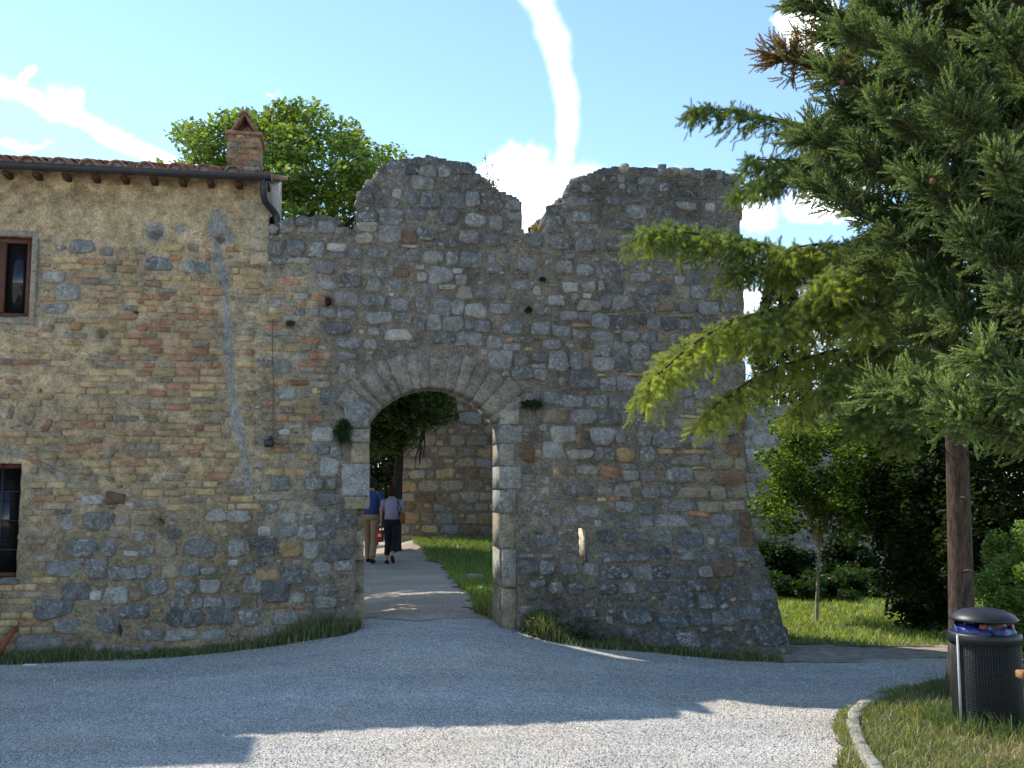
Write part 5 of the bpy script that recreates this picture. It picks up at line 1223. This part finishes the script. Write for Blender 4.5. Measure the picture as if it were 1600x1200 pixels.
tuft('wall_plant', 'dark ivy behind the downpipe at the house corner', GF, 418, 348, 500, .1, (.06, .12, .09), (.015, .03, .01), (.035, .06, .015), d=-.25, up=.6, w=.03)
p = on_ground(112, 1030)
for k, (px, py) in enumerate(((108, 1022), (850, 1000), (905, 1008))):
    o = on_ground(px, py); o[1] += .12; n = 160; m = MB(); leaf_quads(m, o + np.abs(RNG.normal(0, 1, (n, 3))) * np.array([.0, 0, .1]) + RNG.normal(0, 1, (n, 3)) * np.array([.1, .05, .01]), (.04, .09), leaf_cols(n, (.03, .06, .015), (.06, .1, .025))); [tube(m, [o + np.array([0, 0, -.02]), o + np.array([RNG.normal(0, .1), RNG.normal(0, .05), RNG.uniform(.05, .16)])], [.004, .002], 4, (.05, .08, .02, 0)) for _ in range(25)]; tag(m.build('leafy_weed', M_LEAF, origin=o, kind='stuff'), ['dark leafy weed at the left foot of the house', 'broad leaved weed beside the arch at the tower foot', 'broad leaved weed in the middle of the tower foot'][k], 'weed')

# ================================================================== STREET FURNITURE
# litter bin
bin_ = empty('litter_bin', bc, 'black wire mesh litter bin with round lid and blue liner on the verge', 'bin'); BR = .218; rim = .625
m = MB(); lathe(m, [(.02, .03), (BR - .02, .03), (BR - .014, .1), (BR - .02, .3), (BR - .012, .45), (BR - .02, rim - .02)], bc, 40, (.012, .012, .015, 0))
m.v[0] += RNG.normal(0, .003, m.v[0].shape); m.build('liner_bag', mat_plain('bag_film', (.012, .012, .016), rough=.35, var=.4, scale=25, bumpd=.02), bin_, smooth=True)
m = MB()
for k in range(44):
    z = .04 + (rim - .05) * k / 43; th = np.linspace(0, 2 * math.pi, 49); tube(m, np.stack([bc[0] + BR * np.cos(th), bc[1] + BR * np.sin(th), np.full(49, bc[2] + z)], 1), .0028, 4, cap=False)
for k in range(76):
    a = 2 * math.pi * k / 76; tube(m, [bc + np.array([BR * math.cos(a), BR * math.sin(a), .03]), bc + np.array([BR * math.cos(a), BR * math.sin(a), rim])], .0026, 4)
mo = m.build('wire_mesh', mat_plain('worn_black_wire', (.035, .034, .033), rough=.5, var=.4, scale=30, spec=.5), bin_, kind='stuff')
m = MB(); lathe(m, [(BR - .012, rim - .06), (BR + .012, rim - .06), (BR + .014, rim), (BR + .002, rim + .012), (BR - .025, rim + .006), (BR - .03, rim - .03)], bc, 48, (.05, .05, .05, 0)); m.build('rim_collar', M_METAL, bin_, smooth=True)
m = MB(); lathe(m, [(BR - .01, .0), (BR + .012, .0), (BR + .012, .05), (BR - .01, .05)], bc, 48); m.build('base_ring', M_METAL, bin_)
m = MB(); lathe(m, [(0, rim + .17), (.07, rim + .166), (.14, rim + .152), (.19, rim + .128), (.216, rim + .1), (.217, rim + .09), (.2, rim + .094), (.12, rim + .125), (0, rim + .14)], bc, 48); m.build('lid', M_METAL, bin_, smooth=True)
for a in (R(20), R(140), R(262)):
    m = MB(); p = bc + np.array([(BR - .03) * math.cos(a), (BR - .03) * math.sin(a), 0]); tube(m, [p + np.array([0, 0, rim - .03]), p + np.array([0, 0, rim + .11])], .01, 8); m.build('lid_post', M_METAL, bin_)
m = MB(); a = R(200); p = bc + np.array([(BR + .012) * math.cos(a), (BR + .012) * math.sin(a), 0]); tube(m, [p, p + np.array([0, 0, rim])], .009, 8, (.55, .55, .53, 0)); m.build('side_rod', M_VCOL, bin_)
m = MB(); th = np.linspace(0, 2 * math.pi, 60, endpoint=False); V = []
for k, (r_, z) in enumerate(((BR - .028, rim - .03), (BR - .024, rim + .02), (BR - .035, rim + .055), (BR - .065, rim + .05), (BR - .08, rim - .02))): V.append(np.stack([bc[0] + (r_ + .008 * np.sin(th * 9 + k) + RNG.normal(0, .003, 60)) * np.cos(th), bc[1] + (r_ + .008 * np.sin(th * 9 + k)) * np.sin(th), bc[2] + z + .012 * np.sin(th * 5 + k) * (k > 0)], 1))
i = np.arange(60); j = (i + 1) % 60; m.add(np.concatenate(V), np.concatenate([np.stack([q * 60 + i, q * 60 + j, (q + 1) * 60 + j, (q + 1) * 60 + i], 1) for q in range(4)]))
m.build('blue_bag', mat_plain('blue_film', (.02, .03, .16), rough=.25, var=.5, scale=30, bumpd=.01, spec=.6), bin_, smooth=True)
for k, (dx, dy, dz, c) in enumerate(((-.07, -.13, .03, (.5, .12, .1)), (.02, -.15, .035, (.35, .1, .06)), (.06, -.12, .04, (.45, .5, .48)), (-.02, -.14, .025, (.3, .33, .38)), (.1, -.1, .05, (.4, .08, .05)))):
    p = bc + np.array([dx, dy - .02, rim + dz + .03]); m = lump(p, (.06, .05, .045), (*[q * .6 for q in c], 0)); m.v[0] = p + (m.v[0] - p) * (1 + RNG.normal(0, .2, (len(m.v[0]), 1))); tag(m.build('rubbish', M_VCOL, origin=p), ['crumpled pink wrapper in the litter bin', 'red wrapper in the middle of the litter bin', 'pale green packet in the litter bin', 'grey crumpled packet in the litter bin', 'dark red packet at the right in the litter bin'][k], 'rubbish', 'rubbish in the bin')
# bench, only its left end reaches into the picture
ben = empty('bench', (3.6, 6.05, 0), 'wooden bench whose end shows at the right picture edge', 'bench'); pb = at(1588, 1066, 5.95); pb[0] += .16
mW = mat_plain('bench_wood', (.33, .16, .06), rough=.7, var=.35, scale=14)
for k in range(4):
    m = MB(); bev_box(m, (pb[0] + .75, pb[1] - .06 + .1 * k, pb[2] + .0), (1.5 + .02 * k, .085, .045), .006); m.build('slat', mW, ben)
for dx in (.12, 1.38):
    m = MB(); X = pb[0] + dx; z0 = pb[2] - .03
    for q in ([(X, pb[1] - .06, 0), (X, pb[1] - .04, z0)], [(X, pb[1] + .32, 0), (X, pb[1] + .33, z0)], [(X, pb[1] - .1, z0), (X, pb[1] + .36, z0)]): tube(m, q, .018, 8)
    m.build('leg_frame', M_METAL, ben)
# kerb stones, a curved row along the verge
kp = np.array([on_ground(*q)[:2] for q in ((1382, 1230), (1352, 1188), (1338, 1158), (1334, 1132), (1346, 1112), (1378, 1096))]); kp = spline(np.c_[kp, np.zeros(len(kp))], 90)[:, :2]; cu = np.r_[0, np.cumsum(np.linalg.norm(np.diff(kp, axis=0), axis=1))]; q = 0; kerb = empty('kerb', (*kp[40], 0), 'curved row of pale kerb stones edging the verge', 'kerb')
while q < cu[-1] - .05:
    l = RNG.uniform(.16, .3); a = np.array([np.interp(q, cu, kp[:, i]) for i in (0, 1)]); e = min(q + l, cu[-1]); b = np.array([np.interp(e, cu, kp[:, i]) for i in (0, 1)]); t = unit(np.r_[b - a, 0]); c = np.r_[(a + b) / 2, .02 + RNG.normal(0, .004)]
    m = MB(); bev_box(m, c, (np.linalg.norm(b - a) - .003, .085, .08), .013, (.40, .37, .31, .2), np.array([t, [-t[1], t[0], 0], [0, 0, 1]]), jit=.0035); m.build('kerb_stone', M_STONE, kerb, origin=c); q = e
# litter on the ground
def scrap(name, label, px, py, size, col, cat, mat=M_VCOL):
    p = on_ground(px, py) + np.array([0, 0, size * .3]); m = lump(p, (size, size * .8, size * .5), (*col, 0)); m.v[0] = p + (m.v[0] - p) * (1 + RNG.normal(0, .18, (len(m.v[0]), 1))); return tag(m.build(name, mat, origin=p), label, cat)
scrap('paper_scrap', 'crumpled white paper lying on the gravel by the kerb', 1330, 1106, .05, (.75, .74, .7), 'litter')
scrap('paper_scrap', 'small white scrap lying on the grass before the bin', 1480, 1176, .035, (.7, .68, .62), 'litter')
scrap('paper_scrap', 'small pale scrap at the lower right on the grass', 1566, 1198, .035, (.7, .62, .55), 'litter')
p = on_ground(1382, 1132) + np.array([0, 0, .012]); m = MB(); ax_ = unit(np.array([.8, .3, .1])); tube(m, [p - ax_ * .045, p + ax_ * .05], [.028, .036], 14)
mg = bpy.data.materials.new('clear_plastic'); mg.use_nodes = True; b = mg.node_tree.nodes['Principled BSDF']; b.inputs['Transmission Weight'].default_value = .85; b.inputs['Roughness'].default_value = .12; b.inputs['IOR'].default_value = 1.2
tag(m.build('plastic_cup', mg, origin=p, smooth=False), 'clear plastic cup lying in the grass inside the kerb', 'cup')
p = on_ground(48, 1040) + np.array([0, 0, .008]); m = MB(); bev_box(m, p, (.12, .05, .012), .003, (.6, .6, .58, 0)); tag(m.build('paper_scrap', M_VCOL, origin=p), 'flat white strip lying at the foot of the house', 'litter')
for k, (px, py, sz_) in enumerate(((742, 908, .26), (752, 925, .18), (690, 880, .12))):
    p = on_ground(px, py) + np.array([0, 0, sz_ * .18]); m = lump(p, (sz_ * 1.3, sz_, sz_ * .55), (.36, .34, .3, .4)); tag(m.build('boulder', M_STONE, origin=p, smooth=True), ['largest pale stone at the grass edge inside the gate', 'stone nearest the right jamb at the courtyard grass edge', 'small stone at the far grass edge of the courtyard path'][k], 'stone')

# ================================================================== PEOPLE
def skin_mesh(name, chains, parent, mat, sub=2):
    """chains: list of lists of (point, radius); chains that share a point share the vertex"""
    vs, rs, es, idx, roots = [], [], [], {}, []
    for ch in chains:
        prev = None
        for p, r in ch:
            k = tuple(np.round(p, 4))
            if k not in idx:
                idx[k] = len(vs); vs.append(p); rs.append(r)
                if prev is None: roots.append(idx[k])
            if prev is not None and prev != idx[k]: es.append((prev, idx[k]))
            prev = idx[k]
    me = bpy.data.meshes.new(name); pw = wl_of(parent); me.from_pydata([tuple(np.asarray(v)) for v in vs], es, []); o = bpy.data.objects.new(name, me); COL.objects.link(o); o.parent = parent
    md = o.modifiers.new('skin', 'SKIN'); md.use_smooth_shade = True; sv = me.skin_vertices[0].data if me.skin_vertices else None
    if sv is None: raise RuntimeError('no skin layer')
    for i, r in enumerate(rs): sv[i].radius = (r, r)
    for r in roots: sv[r].use_root = True
    o.modifiers.new('sub', 'SUBSURF').levels = sub; o.modifiers['sub'].render_levels = sub; me.materials.append(mat); return o
def loft(mb, rings, n=18, col=(1, 1, 1, 0), cap=True):
    """rings: (centre xyz, rx, ry)"""
    th = np.arange(n) * 2 * math.pi / n; V = np.concatenate([np.stack([c[0] + rx * np.cos(th), c[1] + ry * np.sin(th), np.full(n, c[2])], 1) for c, rx, ry in rings]); i = np.arange(n); j = (i + 1) % n
    n0 = mb.n; mb.add(V, np.concatenate([np.stack([q * n + i, q * n + j, (q + 1) * n + j, (q + 1) * n + i], 1) for q in range(len(rings) - 1)]), col)
    if cap: mb.f.append(np.array([np.arange(n)[::-1]]) + n0); mb.f.append(np.array([np.arange(n) + (len(rings) - 1) * n]) + n0)
def person(base, yaw, H, label, J, shirt, trousers, hair, shoe, wid, crop=0., hair_len=.0):
    k = H / 1.7; root = empty('person', base, label, 'person'); root.rotation_euler = (0, 0, yaw)
    def A(*p): return np.array(p) * k
    WLOC[root.name] = np.zeros(3)                  # children are built in the person's own frame
    chains = [[(A(0, 0, .95), .1 * k), (A(0, .0, 1.15), .1 * k), (A(0, .01, 1.33), .1 * k), (A(0, 0, 1.45), .055 * k), (A(0, .02, 1.53), .062 * k), (A(0, .03, 1.61), .082 * k), (A(0, .02, 1.67), .06 * k)],
              [(A(0, .03, 1.61), .082 * k), (A(0, .125, 1.585), .014 * k)]]
    for sd in ('l', 'r'):
        sx = -1 if sd == 'l' else 1; hip, knee, ank, toe = [A(*q) for q in J['leg_' + sd]]; chains.append([(A(0, 0, .95), .1 * k), (hip, .078 * k), ((hip + knee) / 2, .068 * k), (knee, .05 * k), ((knee + ank) / 2 + A(0, -.015, .03), .05 * k), (ank, .034 * k), (toe, .03 * k)])
        sh, el, wr, hd = [A(*q) for q in J['arm_' + sd]]; chains.append([(A(0, .01, 1.33), .1 * k), (sh, .05 * k), (el, .038 * k), (wr, .026 * k), ((wr + hd) / 2, .032 * k)])
        d = unit(hd - wr); pv = unit(np.cross(d, [0, 1., 0]) + 1e-6); palm = (wr + hd) / 2
        for f in range(4): b = palm + d * .02 * k + pv * (f - 1.5) * .018 * k; l = (.065, .075, .07, .055)[f] * k; cu_ = b + d * l * .55; chains.append([(b, .009 * k), (cu_, .0085 * k), (cu_ + (d * .5 + np.array([0, .5, 0])) * l * .5, .0075 * k)])
        b = palm - d * .01 * k - pv * .03 * k; chains.append([(b, .01 * k), (b + (d * .6 - pv * .6) * .03 * k, .009 * k), (b + (d - pv * .5) * .05 * k, .008 * k)])
    skin_mesh('body', chains, root, M_SKIN)
    for sx in (-1, 1): m = MB(); c = A(sx * .083, .015, 1.6); mm = lump(c, A(.02, .04, .06), (.42, .22, .14, 0)); mm.build('ear', M_CLOTH, root, smooth=True)
    # trousers
    m = MB(); c4 = (*trousers, 0); wk = wid
    loft(m, [(A(0, 0, .86), .165 * k * wk, .125 * k), (A(0, -.012, .93), .172 * k * wk, .13 * k), (A(0, 0, 1.03), .15 * k * wk, .112 * k)], 18, c4)
    for sd in ('l', 'r'):
        hip, knee, ank, toe = [A(*q) for q in J['leg_' + sd]]; e = ank + (knee - ank) * crop + A(0, 0, .03); tube(m, spline([hip + A(0, 0, .03), (hip + knee) / 2, knee, (knee + e) / 2 + A(0, -.01, 0), e], 16), np.interp(np.linspace(0, 1, 16), [0, .3, .55, .8, 1], [.1 * k, .09 * k, .072 * k, .066 * k, .06 * k]), 14, c4)
    m.build('trousers', M_CLOTH, root, smooth=True)
    m = MB(); c4 = (*shirt, 0)
    loft(m, [(A(0, 0, .97), .165 * k * wk, .128 * k), (A(0, 0, 1.08), .155 * k * wk, .12 * k), (A(0, 0, 1.22), .165 * k * wk, .122 * k), (A(0, 0, 1.33), .178 * k * wk, .12 * k), (A(0, 0, 1.4), .165 * k * wk, .105 * k), (A(0, 0, 1.44), .11 * k, .08 * k), (A(0, 0, 1.46), .062 * k, .06 * k)], 20, c4)
    for sd in ('l', 'r'):
        sh, el, wr, hd = [A(*q) for q in J['arm_' + sd]]; e = sh + (el - sh) * .85; tube(m, [sh * .85 + A(0, 0, 1.4) * .15, sh, (sh + e) / 2, e], [.06 * k, .064 * k, .06 * k, .058 * k], 12, c4)
    m.build('shirt', M_CLOTH, root, smooth=True)
    m = MB(); hr = [(A(0, .012, 1.735), .02 * k, .02 * k), (A(0, .008, 1.715), .068 * k, .075 * k), (A(0, .0, 1.67), .098 * k, .105 * k), (A(0, -.012, 1.61), .102 * k, .102 * k), (A(0, -.025, 1.555), .095 * k, .082 * k), (A(0, -.03, 1.52 - hair_len), .075 * k, .055 * k)]
    loft(m, hr, 16, (*hair, 0)); m.v[0] += RNG.normal(0, .004, m.v[0].shape); m.build('hair', M_CLOTH, root, smooth=True)
    for sd in ('l', 'r'):
        hip, knee, ank, toe = [A(*q) for q in J['leg_' + sd]]; d = unit(toe - ank); m = MB(); tube(m, [ank - d * .05 * k + A(0, 0, -.045), ank + A(0, 0, -.045) + d * .02 * k, (ank + toe) / 2 + A(0, 0, -.03), toe + A(0, 0, -.01), toe + d * .045 * k + A(0, 0, -.012)], [.03 * k, .046 * k, .044 * k, .04 * k, .015 * k], 10, (*shoe, 0)); m.build('shoe', M_CLOTH, root, smooth=True)
    return root
JW = dict(leg_l=[(-.085, 0, .92), (-.09, .1, .5), (-.095, -.02, .085), (-.1, .12, .045)], leg_r=[(.085, 0, .92), (.075, .06, .5), (.07, -.24, .19), (.075, -.14, .07)],
          arm_l=[(-.185, 0, 1.37), (-.235, .02, 1.12), (-.25, .1, .89), (-.25, .12, .8)], arm_r=[(.185, 0, 1.37), (.25, -.06, 1.14), (.2, .12, 1.02), (.15, .2, 1.0)])
JM = dict(leg_l=[(-.09, 0, .92), (-.09, .16, .52), (-.09, .2, .085), (-.09, .35, .045)], leg_r=[(.09, 0, .92), (.09, .02, .49), (.085, -.16, .1), (.085, -.04, .05)],
          arm_l=[(-.2, 0, 1.39), (-.25, -.06, 1.13), (-.25, .02, .88), (-.25, .04, .79)], arm_r=[(.2, 0, 1.39), (.28, -.1, 1.16), (.27, .08, 1.06), (.25, .18, 1.08)])
wb = on_ground(611, 881); mbs = on_ground(578, 880)
woman = person(wb, R(-4), 1.66 * wb[1] / 22.4, 'person in a lilac grey top and cropped black trousers walking away', JW, (.27, .24, .31), (.012, .013, .02), (.035, .012, .008), (.02, .02, .022), .98, .18, .03)
man = person(mbs, R(-6), 1.82 * mbs[1] / 22.4, 'person in a blue shirt and khaki trousers half hidden by the arch jamb', JM, (.04, .07, .2), (.30, .215, .135), (.025, .018, .014), (.02, .018, .017), 1.02)
# shoulder bag and red bag
k = wb[1] / 22.4 * 1.66 / 1.7; m = MB(); c = wb + np.array([.245, .03, 1.0]) * k; bev_box(m, c, (.09 * k, .26 * k, .24 * k), .025 * k, (.22, .085, .025, 0), None, .004); bag = m.build('shoulder_bag', M_CLOTH, origin=c, smooth=False); tag(bag, 'tan leather shoulder bag hanging at the right hip', 'bag')
m = MB(); tube(m, spline([c + np.array([0, -.1, .1]) * k, wb + np.array([.2, -.13, 1.25]) * k, wb + np.array([.15, -.07, 1.44]) * k, wb + np.array([.16, .06, 1.42]) * k, c + np.array([0, .1, .1]) * k], 20), .011 * k, 6, (.05, .025, .012, 0)); m.build('strap', M_CLOTH, bag)
m = MB(); c = wb + np.array([-.27, .12, .6]) * k; bev_box(m, c, (.16 * k, .1 * k, .26 * k), .02 * k, (.5, .05, .025, 0), None, .006); rb = tag(m.build('carrier_bag', M_CLOTH, origin=c), 'red carrier bag held between the two walkers', 'bag')
m = MB(); tube(m, spline([c + np.array([-.05, 0, .12]) * k, wb + np.array([-.26, .12, .8]) * k, c + np.array([.05, 0, .12]) * k], 10), .008 * k, 6, (.4, .05, .03, 0)); m.build('handle', M_CLOTH, rb)
m = MB(); bev_box(m, c + np.array([.0, -.054, .02]) * k, (.07 * k, .006 * k, .06 * k), .002, (.7, .68, .64, 0)); m.build('white_print', M_CLOTH, rb)
